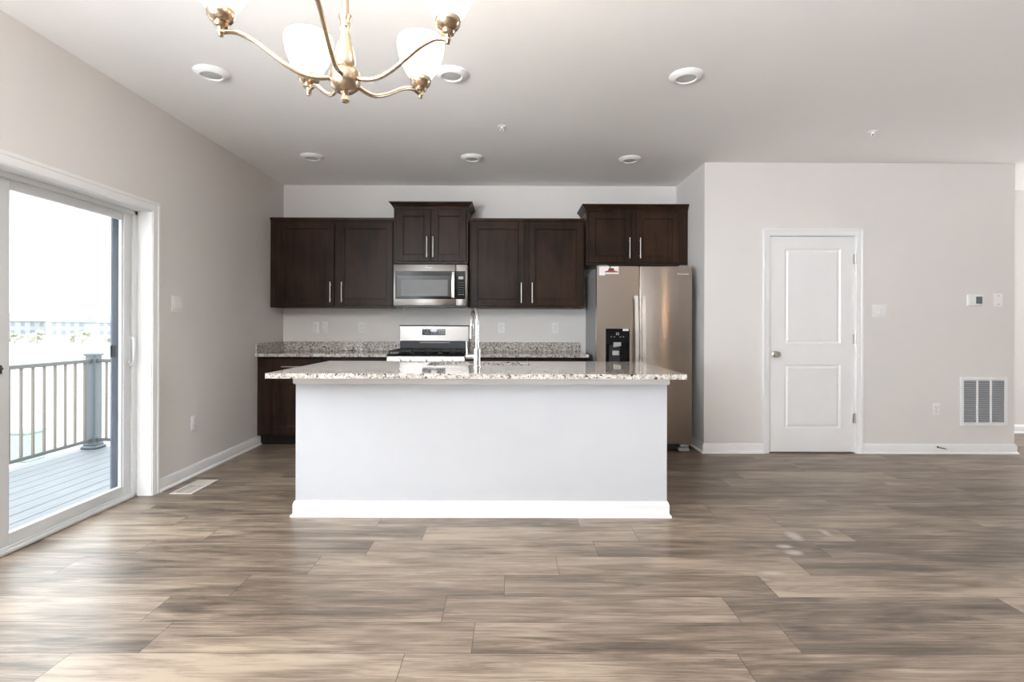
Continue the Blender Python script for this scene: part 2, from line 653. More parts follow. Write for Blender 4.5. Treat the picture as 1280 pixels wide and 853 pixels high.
build_floor()
struct('ceiling', MB().box(XL - 0.2, XR + 0.2, YREAR - 0.2, YFAR + 0.2, H, H + 0.12), CEIL, 'flat white painted ceiling over the whole room', 'ceiling')
w = MB()
w.box(XL - 0.2, XL, YREAR - 0.2, -3.6, 0, H).box(XL - 0.2, XL, -3.6, -0.2, 0, 0.35).box(XL - 0.2, XL, -3.6, -0.2, 2.45, H).box(XL - 0.2, XL, -0.2, DY0, 0, H).box(XL - 0.2, XL, DY1, YFAR + 0.2, 0, H).box(XL - 0.2, XL, DY0, DY1, DH, H)
struct('wall_left', w, WALL, 'pale greige side wall holding the sliding glass door', 'wall')
struct('wall_back', MB().box(XL, XK, YB, YB + 0.2, 0, H), WALL, 'pale greige kitchen wall behind the dark cabinets and stove', 'wall')
PX0, PX1, PH = 2.440, 3.258, 2.056              # pantry door opening
w = MB()
w.box(XK, PX0, YK, YFAR, 0, H).box(PX1, XE, YK, YFAR, 0, H).box(PX0, PX1, YK, YFAR, PH, H).box(PX0, PX1, YK + 0.12, YFAR, 0, PH)
struct('wall_right', w, WALL, 'pale greige closet wall standing forward beside the refrigerator', 'wall')
struct('wall_far', MB().box(XE, XR + 0.2, YFAR, YFAR + 0.2, 0, H), WALL, 'bright wall seen past the outer corner of the closet wall', 'wall')
w = MB().box(XL, XR, YREAR - 0.2, YREAR, 0, H)
struct('wall_rear', w, WALLB, 'unseen room wall behind the viewer, darkened to cut bounced light', 'wall')
w = MB()
w.box(XR, XR + 0.2, YREAR, 5.04, 0, H).box(XR, XR + 0.2, 5.86, YFAR, 0, H).box(XR, XR + 0.2, 5.04, 5.86, 0, 0.35).box(XR, XR + 0.2, 5.04, 5.86, 2.45, H)
struct('wall_side', w, WALLB, 'room wall darkened to cut bounced light, window opening at the far side', 'wall')

BASE = [(0, 0), (0.026, 0), (0.026, 0.010), (0.020, 0.018), (0.015, 0.020), (0.015, 0.072), (0.010, 0.084), (0.007, 0.091), (0, 0.093)]


def baseboard(name, path, label):
    struct(name, MB().sweep(path, BASE), WHITE, label, 'baseboard')


baseboard('baseboard_left', [(XL, 3.750, 0), (XL, YB - 0.545, 0)], 'white baseboard along the wall between glass door and dark base cabinet')
baseboard('baseboard_right', [(XK, YB, 0), (XK, YK, 0), (PX0 - 0.062, YK, 0)], 'white baseboard wrapping the wall corner between refrigerator and white door')
baseboard('baseboard_outer', [(PX1 + 0.062, YK, 0), (XE, YK, 0), (XE, YFAR, 0)], 'white baseboard from white door to the outer corner under the return grille')
baseboard('baseboard_far', [(XE + 0.03, YFAR, 0), (XR, YFAR, 0)], 'white baseboard of the bright wall past the outer corner')

# casing of the pantry door: a mitred frame swept in the wall plane
CAS = [(0, 0), (0, 0.010), (0.012, 0.013), (0.040, 0.015), (0.045, 0.019), (0.062, 0.019), (0.064, 0.015), (0.064, 0)]
t = MB().sweep([(PX1, YK, 0), (PX1, YK, PH), (PX0, YK, PH), (PX0, YK, 0)], [(o, u) for o, u in CAS], frame=Vector((0, -1, 0)))
t.box(PX0, PX0 + 0.004, YK, YK + 0.115, 0, PH).box(PX1 - 0.004, PX1, YK, YK + 0.115, 0, PH).box(PX0, PX1, YK, YK + 0.115, PH - 0.004, PH)
struct('trim_1', t, WHITE, 'white casing framing the white two-panel door', 'door casing')
t = MB().sweep([(XL, DY1, 0), (XL, DY1, DH), (XL, DY0, DH), (XL, DY0, 0)], CAS, frame=Vector((1, 0, 0)))
t.box(XL - 0.095, XL + 0.004, DY1 - 0.006, DY1, 0, DH).box(XL - 0.095, XL + 0.004, DY0, DY0 + 0.006, 0, DH).box(XL - 0.095, XL + 0.004, DY0, DY1, DH - 0.006, DH)
struct('trim_2', t, WHITE, 'white casing and jamb around the sliding glass door', 'door casing')

# ---- interior panel door
DX0, DX1, DZ0, DZ1 = PX0 + 0.006, PX1 - 0.006, 0.012, 2.048
YD = YK + 0.012                                    # face of the door slab
d = thing('door_1', ((DX0 + DX1) / 2, YD, 0), 'closed white two-panel interior door with a round satin knob', 'door', kind='structure')


def panel_slab(mb, x0, x1, z0, z1, y, th, panels):
    """A slab with sunk, raised-field panels: built of stiles, rails, sloped mouldings and fields."""
    xs = [x0, panels[0][0], panels[0][1], x1]
    mb.box(x0, xs[1], y, y + th, z0, z1).box(xs[2], x1, y, y + th, z0, z1)
    zs = [z0] + [v for p in panels for v in p[2:4]] + [z1]
    for k in range(0, len(zs), 2):
        mb.box(xs[1], xs[2], y, y + th, zs[k], zs[k + 1])
    for (a, b, c, e) in panels:
        s1, s2, dp = 0.014, 0.034, 0.011
        bm = bmesh.new()

        def loop(ins, dy):
            return [bm.verts.new(v) for v in ((a + ins, y + dy, c + ins), (b - ins, y + dy, c + ins), (b - ins, y + dy, e - ins), (a + ins, y + dy, e - ins))]
        L0, L1, L2, L3 = loop(0, 0), loop(s1, dp), loop(s1 + 0.006, dp), loop(s2, 0.003)
        for p, q in ((L0, L1), (L1, L2), (L2, L3)):
            for k in range(4):
                bm.faces.new((p[k], p[(k + 1) % 4], q[(k + 1) % 4], q[k]))
        bm.faces.new(L3)
        for f in bm.faces:
            f.normal_update()
            if f.normal.y > 0:
                f.normal_flip()
        mb._take(bm)
    return mb


slab = panel_slab(MB(), DX0, DX1, DZ0, DZ1, YD, 0.035, [(2.590, 3.122, 0.233, 0.838), (2.590, 3.122, 1.036, 1.935)])
slab.build('door_slab', WHITE, d, smooth=False)
kb = MB().lathe([(0, 0), (0.031, 0), (0.031, 0.004), (0.024, 0.009), (0.011, 0.012), (0.010, 0.030), (0.020, 0.036), (0.027, 0.046), (0.027, 0.056), (0.020, 0.064), (0, 0.067)],
                (2.500, YD, 0.936), 28, Matrix.Rotation(PI / 2, 3, 'X'))
kb.build('knob', NICKEL, d)
for zc in (1.836, 1.081, 0.329):
    hb = MB().box(DX1 - 0.016, DX1 - 0.001, YD - 0.002, YD, zc - 0.045, zc + 0.045)
    hb.cyl((DX1 + 0.004, YD - 0.008, zc - 0.046), (DX1 + 0.004, YD - 0.008, zc + 0.046), 0.0065, 12)
    hb.cyl((DX1 + 0.004, YD - 0.008, zc + 0.046), (DX1 + 0.004, YD - 0.008, zc + 0.051), 0.0045, 12)
    hb.build('hinge', NICKEL, d)

# ---- sliding patio door
FX = XL - 0.092                                    # inner face of the vinyl frame
pd = thing('door_2', (FX, (DY0 + DY1) / 2, 0), 'white vinyl sliding glass patio door opening on the deck', 'sliding door', kind='structure')
y0, y1, z1 = DY0 + 0.006, DY1 - 0.006, DH - 0.006
fr = MB()
for (ya, yb, za, zb) in ((y1 - 0.035, y1, 0.0, z1), (y0, y0 + 0.035, 0.0, z1)):
    fr.box(FX - 0.13, FX, ya, yb, za, zb, 0.003)
fr.box(FX - 0.13, FX, y0, y1, z1 - 0.03, z1, 0.003)
fr.box(FX - 0.13, FX - 0.004, y0, y1, 0.001, 0.030, 0.004)                 # sill
fr.box(FX - 0.020, FX, y0, y1, 0.001, 0.022, 0.004)
fr.box(FX - 0.014, FX - 0.006, y0, y1, 0.022, 0.040, 0.002)                # track lip
fr.box(FX - 0.010, FX - 0.002, y1 - 0.042, y1 - 0.030, 0.03, z1 - 0.03, 0.002)
fr.build('frame', VINYL, pd)


def sash(name, ya, yb, x, zb, zt, st, lab):
    s = MB()
    s.box(x - 0.035, x, ya, ya + st[0], zb, zt, 0.004).box(x - 0.035, x, yb - st[1], yb, zb, zt, 0.004)
    s.box(x - 0.034, x - 0.001, ya + st[0], yb - st[1], zb, zb + 0.070, 0.003).box(x - 0.034, x - 0.001, ya + st[0], yb - st[1], zt - 0.052, zt, 0.003)
    s.box(x - 0.028, x - 0.010, ya + st[0] - 0.004, ya + st[0] + 0.010, zb + 0.06, zt - 0.05).box(x - 0.028, x - 0.010, yb - st[1] - 0.010, yb - st[1] + 0.004, zb + 0.06, zt - 0.05)
    o = s.build(name, VINYL, pd, label=lab)
    g = MB().box(x - 0.022, x - 0.016, ya + st[0] - 0.005, yb - st[1] + 0.005, zb + 0.065, zt - 0.047)
    g.build('glass_pane', GLASS, o)
    return o


inner = sash('sliding_panel', 2.700, y1 - 0.030, FX - 0.022, 0.030, z1 - 0.028, (0.062, 0.072), 'sliding panel with a curved white pull handle')
sash('fixed_panel', y0 + 0.02, 2.745, FX - 0.075, 0.030, z1 - 0.028, (0.062, 0.062), 'fixed glass panel')
hx, hy = FX - 0.022, 3.628
h = MB().tube([(hx, hy + 0.012, 1.105), (hx + 0.020, hy + 0.008, 1.100), (hx + 0.040, hy - 0.010, 1.065), (hx + 0.046, hy - 0.020, 1.010), (hx + 0.040, hy - 0.012, 0.955), (hx + 0.020, hy + 0.004, 0.922), (hx, hy + 0.008, 0.918)],
              [0.011, 0.010, 0.0075, 0.007, 0.0075, 0.010, 0.011], 12)
h.box(hx, hx + 0.006, hy - 0.004, hy + 0.026, 0.900, 1.120, 0.003)
h.box(hx + 0.004, hx + 0.020, hy - 0.022, hy - 0.004, 0.930, 0.945, 0.003)
h.build('pull_handle', VINYL, inner)
k = MB().box(FX - 0.022, FX - 0.012, 2.700, 2.716, 0.940, 0.985, 0.003).cyl((FX - 0.012, 2.708, 0.968), (FX - 0.006, 2.708, 0.968), 0.006, 12)
k.build('keeper', BLACKP, inner)
# insect screen frame on the outer track
sx = FX - 0.115
s = MB().box(sx - 0.012, sx + 0.004, y1 - 0.086, y1 - 0.030, 0.03, z1 - 0.028, 0.003).box(sx - 0.012, sx + 0.004, 2.72, 2.765, 0.03, z1 - 0.028, 0.003)
s.box(sx - 0.012, sx + 0.004, 2.765, y1 - 0.086, 0.03, 0.055, 0.003).box(sx - 0.012, sx + 0.004, 2.765, y1 - 0.086, z1 - 0.05, z1 - 0.028, 0.003)
scr = s.build('screen_frame', SCREENM, pd)
MB().box(sx + 0.004, sx + 0.018, y1 - 0.112, y1 - 0.072, 0.975, 1.055, 0.003).build('screen_latch', BLACKP, scr)

# ------------------------------------------------------------------ outside
struct('ground_outside', MB().box(-260, 60, -60, 320, -3.3, -3.2), DIRT, 'pale bare ground far below the deck', 'ground')
ZD = -0.13
XRAIL, YRAIL = -4.48, 5.66
dk = MB()
x = XL - 0.22
while x > XRAIL - 0.10:
    dk.box(x - 0.138, x, -1.0, YRAIL + 0.10, ZD - 0.03, ZD, 0.003)
    x -= 0.145
dk.box(XRAIL - 0.12, XL - 0.2, -1.0, YRAIL + 0.1, ZD - 0.25, ZD - 0.032)
struct('deck_surface', dk, DECK, 'grey-blue composite board deck outside the glass door', 'deck')


def railing(loc, horizontal, a, b, label):
    r = thing('deck_railing', loc, label, 'railing', 'railings around the deck')

    def bx(mb, s0, s1, hw, z0, z1, bev):
        if horizontal:
            mb.box(s0, s1, YRAIL - hw, YRAIL + hw, z0, z1, bev)
        else:
            mb.box(XRAIL - hw, XRAIL + hw, s0, s1, z0, z1, bev)
        return mb
    bx(MB(), a, b, 0.026, 0.790, 0.828, 0.005).build('top_rail', RAILM, r)
    bx(MB(), a, b, 0.020, -0.055, -0.022, 0.003).build('bottom_rail', RAILM, r)
    n = int((b - a) / 0.1195)
    for k in range(n):
        c = (a + 0.085 + k * 0.1195) if horizontal else (b - 0.065 - k * 0.1195)
        bx(MB(), c - 0.0095, c + 0.0095, 0.0095, -0.024, 0.792, 0.0).build('baluster', BALM, r)
    return r


railing((XRAIL, 2.7, ZD), False, 0.4, YRAIL - 0.054, 'long grey deck railing running along the outer deck edge')
railing((-3.6, YRAIL, ZD), True, XRAIL + 0.054, XL - 0.21, 'short grey deck railing turning back from post toward house')
p = thing('railing_post', (XRAIL, YRAIL, ZD), 'blue-grey capped corner post of the deck railing', 'post')
MB().box(XRAIL - 0.053, XRAIL + 0.053, YRAIL - 0.053, YRAIL + 0.053, ZD, 0.875, 0.006).build('post_sleeve', POSTM, p)
cp = MB().box(XRAIL - 0.064, XRAIL + 0.064, YRAIL - 0.064, YRAIL + 0.064, 0.862, 0.885, 0.004)
cp.lathe([(0.085, 0.885), (0.0, 0.905)], (XRAIL, YRAIL, 0), 4, Matrix.Rotation(PI / 4, 3, 'Z'))
cp.build('post_cap', POSTM, p, smooth=False)
sk = MB().box(XRAIL - 0.085, XRAIL + 0.085, YRAIL - 0.085, YRAIL + 0.085, ZD, ZD + 0.035, 0.012)
sk.box(XRAIL - 0.068, XRAIL + 0.068, YRAIL - 0.068, YRAIL + 0.068, ZD + 0.03, ZD + 0.062, 0.010)
sk.build('base_skirt', POSTM, p)

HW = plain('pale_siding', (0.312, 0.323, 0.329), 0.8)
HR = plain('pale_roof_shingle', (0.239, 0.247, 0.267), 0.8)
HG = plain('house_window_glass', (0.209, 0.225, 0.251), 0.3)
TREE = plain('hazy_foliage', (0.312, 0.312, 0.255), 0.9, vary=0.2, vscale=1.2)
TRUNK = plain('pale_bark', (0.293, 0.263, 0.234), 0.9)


def house(cx, cy, wd, dp, hh, rh, rot, label):
    o = thing('house', (cx, cy, -3.2), label, 'house', 'houses beyond the deck')
    M = Matrix.Translation((cx, cy, -3.2)) @ Matrix.Rotation(rot, 4, 'Z')

    def put(mb, name, mat, par):
        bmesh.ops.transform(mb.bm, matrix=M, verts=mb.bm.verts[:])
        return mb.build(name, mat, par, smooth=False)
    wl = put(MB().box(-wd / 2, wd / 2, -dp / 2, dp / 2, 0, hh), 'walls', HW, o)
    e = 0.5
    put(MB().prism([(-wd / 2 - e, -dp / 2 - e, hh), (-wd / 2 - e, dp / 2 + e, hh), (-wd / 2 - e, 0, hh + rh)], (wd + 2 * e, 0, 0)), 'roof', HR, o)
    for zz in (1.0, 3.7):
        if zz + 1.3 > hh:
            continue
        for k in range(4):
            xx = -wd / 2 + wd * (k + 0.5) / 4
            put(MB().box(xx - 0.55, xx + 0.55, -dp / 2 - 0.06, -dp / 2 + 0.02, zz, zz + 1.4), 'window', HG, wl)


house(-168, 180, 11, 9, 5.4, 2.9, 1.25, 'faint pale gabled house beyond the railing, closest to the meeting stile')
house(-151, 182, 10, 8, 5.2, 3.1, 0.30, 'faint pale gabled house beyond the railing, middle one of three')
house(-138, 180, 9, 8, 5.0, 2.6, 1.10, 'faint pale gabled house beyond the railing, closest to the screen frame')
rt = random.Random(5)


def tree(cx, cy, hh, label):
    o = thing('tree', (cx, cy, -3.2), label, 'tree', 'hazy trees in front of the far houses')
    MB().tube([(cx, cy, -3.2), (cx + 0.1, cy, -3.2 + hh * 0.35), (cx, cy, -3.2 + hh * 0.6)], [0.16, 0.12, 0.07], 8, 3).build('trunk', TRUNK, o)
    mb = MB()
    for k in range(9):
        bm = bmesh.new()
        bmesh.ops.create_icosphere(bm, subdivisions=2, radius=hh * rt.uniform(0.16, 0.24))
        for v in bm.verts:
            v.co *= rt.uniform(0.78, 1.15)
        bmesh.ops.translate(bm, verts=bm.verts[:], vec=(cx + rt.uniform(-.36, .36) * hh, cy + rt.uniform(-.36, .36) * hh, -3.2 + hh * rt.uniform(0.28, 0.88)))
        mb._take(bm)
    mb.build('crown', TREE, o, smooth=False)


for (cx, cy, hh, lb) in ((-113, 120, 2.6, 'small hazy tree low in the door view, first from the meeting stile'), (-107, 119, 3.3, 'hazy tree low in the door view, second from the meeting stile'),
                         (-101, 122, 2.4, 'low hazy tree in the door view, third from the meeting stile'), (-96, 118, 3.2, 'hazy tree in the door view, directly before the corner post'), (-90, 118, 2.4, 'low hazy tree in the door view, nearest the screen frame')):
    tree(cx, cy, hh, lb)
UG = plain('pale_green_enamel', (0.251, 0.325, 0.282), 0.6)
u = thing('utility_box', (-15.6, 17.0, -3.2), 'pale green utility box on the ground below the deck railing', 'utility box')
MB().box(-16.1, -15.3, 16.7, 17.4, -3.2, -2.3, 0.04).build('housing', UG, u)
MB().box(-16.14, -15.26, 16.66, 17.44, -2.3, -2.2, 0.04).build('lid', UG, u)

# ------------------------------------------------------------------ cabinets
def pull(mb, x, z, y, ln, horizontal=False, r=0.0058):
    if horizontal:
        mb.cyl((x - ln / 2, y - 0.032, z), (x + ln / 2, y - 0.032, z), r, 12, bev=0.001)
        for s in (-1, 1):
            mb.cyl((x + s * ln * 0.36, y, z), (x + s * ln * 0.36, y - 0.032, z), r * 0.8, 10)
    else:
        mb.cyl((x, y - 0.032, z - ln / 2), (x, y - 0.032, z + ln / 2), r, 12, bev=0.001)
        for s in (-1, 1):
            mb.cyl((x, y, z + s * ln * 0.36), (x, y - 0.032, z + s * ln * 0.36), r * 0.8, 10)
    return mb


def shaker(x0, x1, z0, z1, y, st=0.064, th=0.020):
    m = MB()
    if z1 - z0 < 0.2:
        m.box(x0, x1, y, y + th, z0, z1, 0.003)
        return m
    m.box(x0, x0 + st, y, y + th, z0, z1, 0.002).box(x1 - st, x1, y, y + th, z0, z1, 0.002)
    m.box(x0 + st, x1 - st, y, y + th, z0, z0 + st, 0.002).box(x0 + st, x1 - st, y, y + th, z1 - st, z1, 0.002)
    m.box(x0 + st - 0.004, x1 - st + 0.004, y + 0.010, y + th - 0.001, z0 + st - 0.004, z1 - st + 0.004)
    i = 0.008                                        # inner bead
    m.box(x0 + st, x0 + st + i, y + 0.005, y + th, z0 + st, z1 - st, 0.002).box(x1 - st - i, x1 - st, y + 0.005, y + th, z0 + st, z1 - st, 0.002)
    m.box(x0 + st, x1 - st, y + 0.005, y + th, z0 + st, z0 + st + i, 0.002).box(x0 + st, x1 - st, y + 0.005, y + th, z1 - st - i, z1 - st, 0.002)
    return m


CROWN = [(0, 0), (0.006, 0), (0.010, 0.012), (0.030, 0.038), (0.044, 0.050), (0.046, 0.060), (0, 0.060)]
LOWCAP = [(0, 0), (0.010, 0.004), (0.014, 0.020), (0.016, 0.028), (0, 0.028)]


def wall_cabinet(x0, x1, z0, z1, yf, doors, pulls, crown, label, sides):
    """yf: plane of the door faces. doors: (x0, x1); pulls: (x, z); crown: profile."""
    o = thing('wall_cabinet', ((x0 + x1) / 2, YB, z0), label, 'cabinet', 'dark wall cabinets')
    body = MB().box(x0, x1, yf + 0.022, YB - 0.001, z0, z1, 0.001)
    body.build('carcass', WOOD, o)
    for (a, b), (px, pz) in zip(doors, pulls):
        dr = shaker(a, b, z0 + 0.026, z1 - 0.022, yf).build('door', WOOD, o)
        pull(MB(), px, pz, yf, 0.212).build('handle', NICKEL, dr)
    yc = yf + 0.022
    path = []
    if sides[0]:
        path.append((x0, YB - 0.001, z1))
    path += [(x0, yc, z1), (x1, yc, z1)]
    if sides[1]:
        path.append((x1, YB - 0.001, z1))
    MB().sweep(path, crown).box(x0 + 0.001, x1 - 0.001, yc, YB - 0.002, z1 - 0.002, z1 + 0.01).build('crown_moulding', WOOD, o, smooth=False)
    return o


YU, YM = YB - 0.345, YB - 0.420
wall_cabinet(XL + 0.003, -1.213, 1.380, 2.288, YU, [(-2.415, -1.839), (-1.795, -1.231)], [(-1.870, 1.539), (-1.752, 1.539)], LOWCAP,
             'dark two-door wall cabinet in the corner, from wall to microwave', (0, 0))
wall_cabinet(-1.207, -0.443, 1.833, 2.405, YM, [(-1.172, -0.829), (-0.812, -0.464)], [(-0.861, 2.000), (-0.797, 2.000)], CROWN,
             'small dark two-door cabinet with crown directly above the microwave', (1, 1))
wall_cabinet(-0.436, 0.762, 1.380, 2.288, YU, [(-0.412, 0.141), (0.189, 0.745)], [(0.107, 1.539), (0.220, 1.539)], LOWCAP,
             'brown-black two-door wall cabinet between microwave and refrigerator', (0, 0))
wall_cabinet(0.772, XK - 0.004, 1.822, 2.385, YM, [(0.797, 1.233), (1.288, 1.720)], [(1.212, 1.995), (1.320, 1.995)], CROWN,
             'wide dark two-door cabinet with crown above the refrigerator', (1, 0))


def base_cabinet(x0, x1, label, filler=0.0, doors=1):
    yf = YB - 0.620
    o = thing('base_cabinet', ((x0 + x1) / 2, YB, 0), label, 'cabinet', 'dark base cabinets along the kitchen wall')
    MB().box(x0, x1, yf + 0.022, YB - 0.001, 0.100, 0.882, 0.001).build('carcass', WOOD, o)
    MB().box(x0, x1, yf + 0.085, YB - 0.002, 0.001, 0.101).build('toe_kick', WOODIN, o)
    a, b = x0 + 0.012 + filler, x1 - 0.012
    wd = (b - a + 0.006) / doors
    for k in range(doors):
        p, q = a + k * wd, a + (k + 1) * wd - 0.006
        dw = shaker(p, q, 0.700, 0.862, yf).build('drawer', WOOD, o)
        pull(MB(), (p + q) / 2, 0.788, yf, 0.212, True).build('handle', NICKEL, dw)
        dr = shaker(p, q, 0.122, 0.688, yf).build('door', WOOD, o)
        pull(MB(), q - 0.032 if k == 0 else p + 0.032, 0.540, yf, 0.212).build('handle', NICKEL, dr)
    return o


base_cabinet(XL + 0.003, -1.858, 'dark base cabinet in the corner beside the wall baseboard', filler=0.075)
base_cabinet(-1.854, -1.222, 'dark base cabinet tight against the stove on its corner side')
base_cabinet(-0.446, 0.160, 'dark base cabinet tight against the stove on its refrigerator side')
base_cabinet(0.164, 0.752, 'dark base cabinet standing next to the refrigerator')

ct = thing('wall_countertop', (-1.86, YB, 0.884), 'speckled granite counter in the corner with back and side splash', 'countertop', 'granite counters on the base cabinets')
MB().box(XL + 0.002, -1.220, YB - 0.650, YB - 0.001, 0.884, 0.914, 0.003).build('slab', GRANITE, ct)
MB().box(XL + 0.002, -1.220, YB - 0.021, YB - 0.001, 0.915, 1.016, 0.002).build('backsplash', GRANITE, ct)
MB().box(XL + 0.002, XL + 0.022, YB - 0.648, YB - 0.022, 0.915, 1.016, 0.002).build('side_splash', GRANITE, ct)
ct = thing('wall_countertop', (0.16, YB, 0.884), 'short speckled granite counter between stove and refrigerator', 'countertop', 'granite counters on the base cabinets')
MB().box(-0.446, 0.768, YB - 0.650, YB - 0.001, 0.884, 0.914, 0.003).build('slab', GRANITE, ct)
MB().box(-0.446, 0.768, YB - 0.021, YB - 0.001, 0.915, 1.016, 0.002).build('backsplash', GRANITE, ct)

# ------------------------------------------------------------------ island
IX0, IX1, IY0, IY1 = -1.3455, 0.9805, 3.2961, 4.13
isl = thing('kitchen_island', ((IX0 + IX1) / 2, (IY0 + IY1) / 2, 0), 'long white panelled kitchen island under a granite top', 'kitchen island')
b = MB().box(IX0, IX1, IY0, IY0 + 0.09, 0, 0.882, 0.002).box(IX0, IX0 + 0.02, IY0 + 0.09, IY1, 0, 0.882).box(IX1 - 0.02, IX1, IY0 + 0.09, IY1, 0, 0.882)
b.build('panel', ISLAND, isl)
ib = MB().box(IX0 + 0.021, IX1 - 0.021, IY0 + 0.091, IY1 - 0.022, 0.1, 0.64).box(IX0 + 0.021, IX1 - 0.021, IY0 + 0.091, IY1 - 0.09, 0.0, 0.1)
ib.box(IX0 + 0.021, -0.70, IY0 + 0.091, IY1 - 0.022, 0.64, 0.882).box(0.24, IX1 - 0.021, IY0 + 0.091, IY1 - 0.022, 0.64, 0.882).box(-0.70, 0.24, IY1 - 0.05, IY1 - 0.022, 0.64, 0.882)
ib.build('cabinet_box', WOOD, isl)
for k in range(4):
    a = IX0 + 0.03 + k * 0.567
    sh = shaker(a, a + 0.558, 0.122, 0.862, IY1 - 0.022)
    sh.build('door', WOOD, isl)
IB = [(0, 0), (0.024, 0), (0.024, 0.012), (0.013, 0.016), (0.013, 0.075), (0.009, 0.088), (0.005, 0.097), (0, 0.098)]
MB().sweep([(IX0, IY1, 0), (IX0, IY0, 0), (IX1, IY0, 0), (IX1, IY1, 0)], IB).build('baseboard', WHITE, isl, smooth=False)
IM = [(0, 0.826), (0.010, 0.832), (0.013, 0.836), (0.013, 0.882), (0, 0.882)]
MB().sweep([(IX0, IY1, 0), (IX0, IY0, 0), (IX1, IY0, 0), (IX1, IY1, 0)], IM).build('top_moulding', WHITE, isl, smooth=False)

CX0, CX1, CY0, CY1 = -1.4379, 1.0337, 3.0769, 4.1859
SX0, SX1, SY0, SY1 = -0.605, 0.140, 3.715, 4.115


def round_rect(x0, x1, y0, y1, r, n=7):
    P = []
    for (cx, cy, a0) in ((x1 - r, y1 - r, 0), (x0 + r, y1 - r, 90), (x0 + r, y0 + r, 180), (x1 - r, y0 + r, 270)):
        for k in range(n + 1):
            a = math.radians(a0 + 90 * k / n)
            P.append((cx + r * math.cos(a), cy + r * math.sin(a)))
    return P


def plate_with_hole(outer, inner, z0, z1):
    bm = bmesh.new()
    edges = []
    for loop in (outer, inner):
        vs = [bm.verts.new((x, y, z1)) for x, y in loop]
        edges += [bm.edges.new((vs[k], vs[(k + 1) % len(vs)])) for k in range(len(vs))]
    bmesh.ops.triangle_fill(bm, use_beauty=True, edges=edges)
    r = bmesh.ops.extrude_face_region(bm, geom=bm.faces[:])
    bmesh.ops.translate(bm, verts=[g for g in r['geom'] if isinstance(g, bmesh.types.BMVert)], vec=(0, 0, z0 - z1))
    bmesh.ops.recalc_face_normals(bm, faces=bm.faces[:])
    return bm


mb = MB()
mb._take(plate_with_hole(round_rect(CX0, CX1, CY0, CY1, 0.006, 3), round_rect(SX0, SX1, SY0, SY1, 0.075), 0.884, 0.914))
tag(mb.build('island_countertop', GRANITE, smooth=False), 'large polished speckled granite slab overhanging the white island', 'countertop')
# undermount sink: one bowl under the cut-out
mb = MB()
bm = bmesh.new()
loops = []
for (ins, z) in ((-0.012, 0.883), (0.0, 0.883), (0.006, 0.87), (0.012, 0.72), (0.04, 0.69), (0.14, 0.685)):
    loops.append([bm.verts.new((x, y, z)) for x, y in round_rect(SX0 + ins, SX1 - ins, SY0 + ins, SY1 - ins, 0.075)])
for a, b2 in zip(loops, loops[1:]):
    for k in range(len(a)):
        bm.faces.new((a[k], a[(k + 1) % len(a)], b2[(k + 1) % len(a)], b2[k]))
bm.faces.new(loops[-1])
bmesh.ops.recalc_face_normals(bm, faces=bm.faces[:])
mb._take(bm)
sk = thing('kitchen_sink', ((SX0 + SX1) / 2, (SY0 + SY1) / 2, 0.685), 'steel undermount sink bowl set in the island countertop', 'sink')
so = mb.build('bowl', STEELSINK, sk)
sm = so.modifiers.new('thickness', 'SOLIDIFY')
sm.thickness = 0.0015
MB().lathe([(0.0, 0.0), (0.03, 0.0), (0.043, 0.004), (0.045, 0.001)], ((SX0 + SX1) / 2, (SY0 + SY1) / 2, 0.686), 24).build('drain', CHROME, sk)

# faucet, turned slightly toward the stove
fx, fy, fz = -0.232, 3.610, 0.914
fa = thing('faucet', (fx, fy, fz), 'tall chrome gooseneck faucet with side lever on the island', 'faucet')
MB().lathe([(0, 0), (0.029, 0), (0.029, 0.006), (0.0245, 0.010), (0.0235, 0.118), (0.022, 0.126), (0.0135, 0.132), (0.0, 0.132)], (fx, fy, fz), 28).build('body', CHROME, fa)
dv = Vector((-0.055, 0.205, 0)).normalized()
P = [Vector((fx, fy, fz + 0.128)), Vector((fx, fy, fz + 0.22)), Vector((fx, fy, fz + 0.300))]
rr = 0.098
for k in range(1, 10):
    a = PI * k / 10
    P.append(Vector((fx, fy, fz + 0.300)) + dv * (rr - rr * math.cos(a)) + Vector((0, 0, rr * math.sin(a) * 1.0)))
P.append(Vector((fx, fy, fz + 0.300)) + dv * (2 * rr + 0.004) + Vector((0, 0, -0.005)))
MB().tube(P, 0.0128, 16, 4).build('spout', CHROME, fa)
e = P[-1]
MB().tube([e, e + dv * 0.004 + Vector((0, 0, -0.03)), e + dv * 0.012 + Vector((0, 0, -0.085)), e + dv * 0.016 + Vector((0, 0, -0.105))], [0.0135, 0.016, 0.0175, 0.0165], 16, 4).build('spray_head', CHROME, fa)
lv = MB().cyl((fx - 0.018, fy, fz + 0.070), (fx - 0.078, fy, fz + 0.070), 0.0165, 18, bev=0.003)
lv.tube([(fx - 0.068, fy, fz + 0.078), (fx - 0.069, fy, fz + 0.12), (fx - 0.070, fy, fz + 0.176)], [0.0085, 0.0075, 0.0085], 12, 3)
lv.build('lever', CHROME, fa)

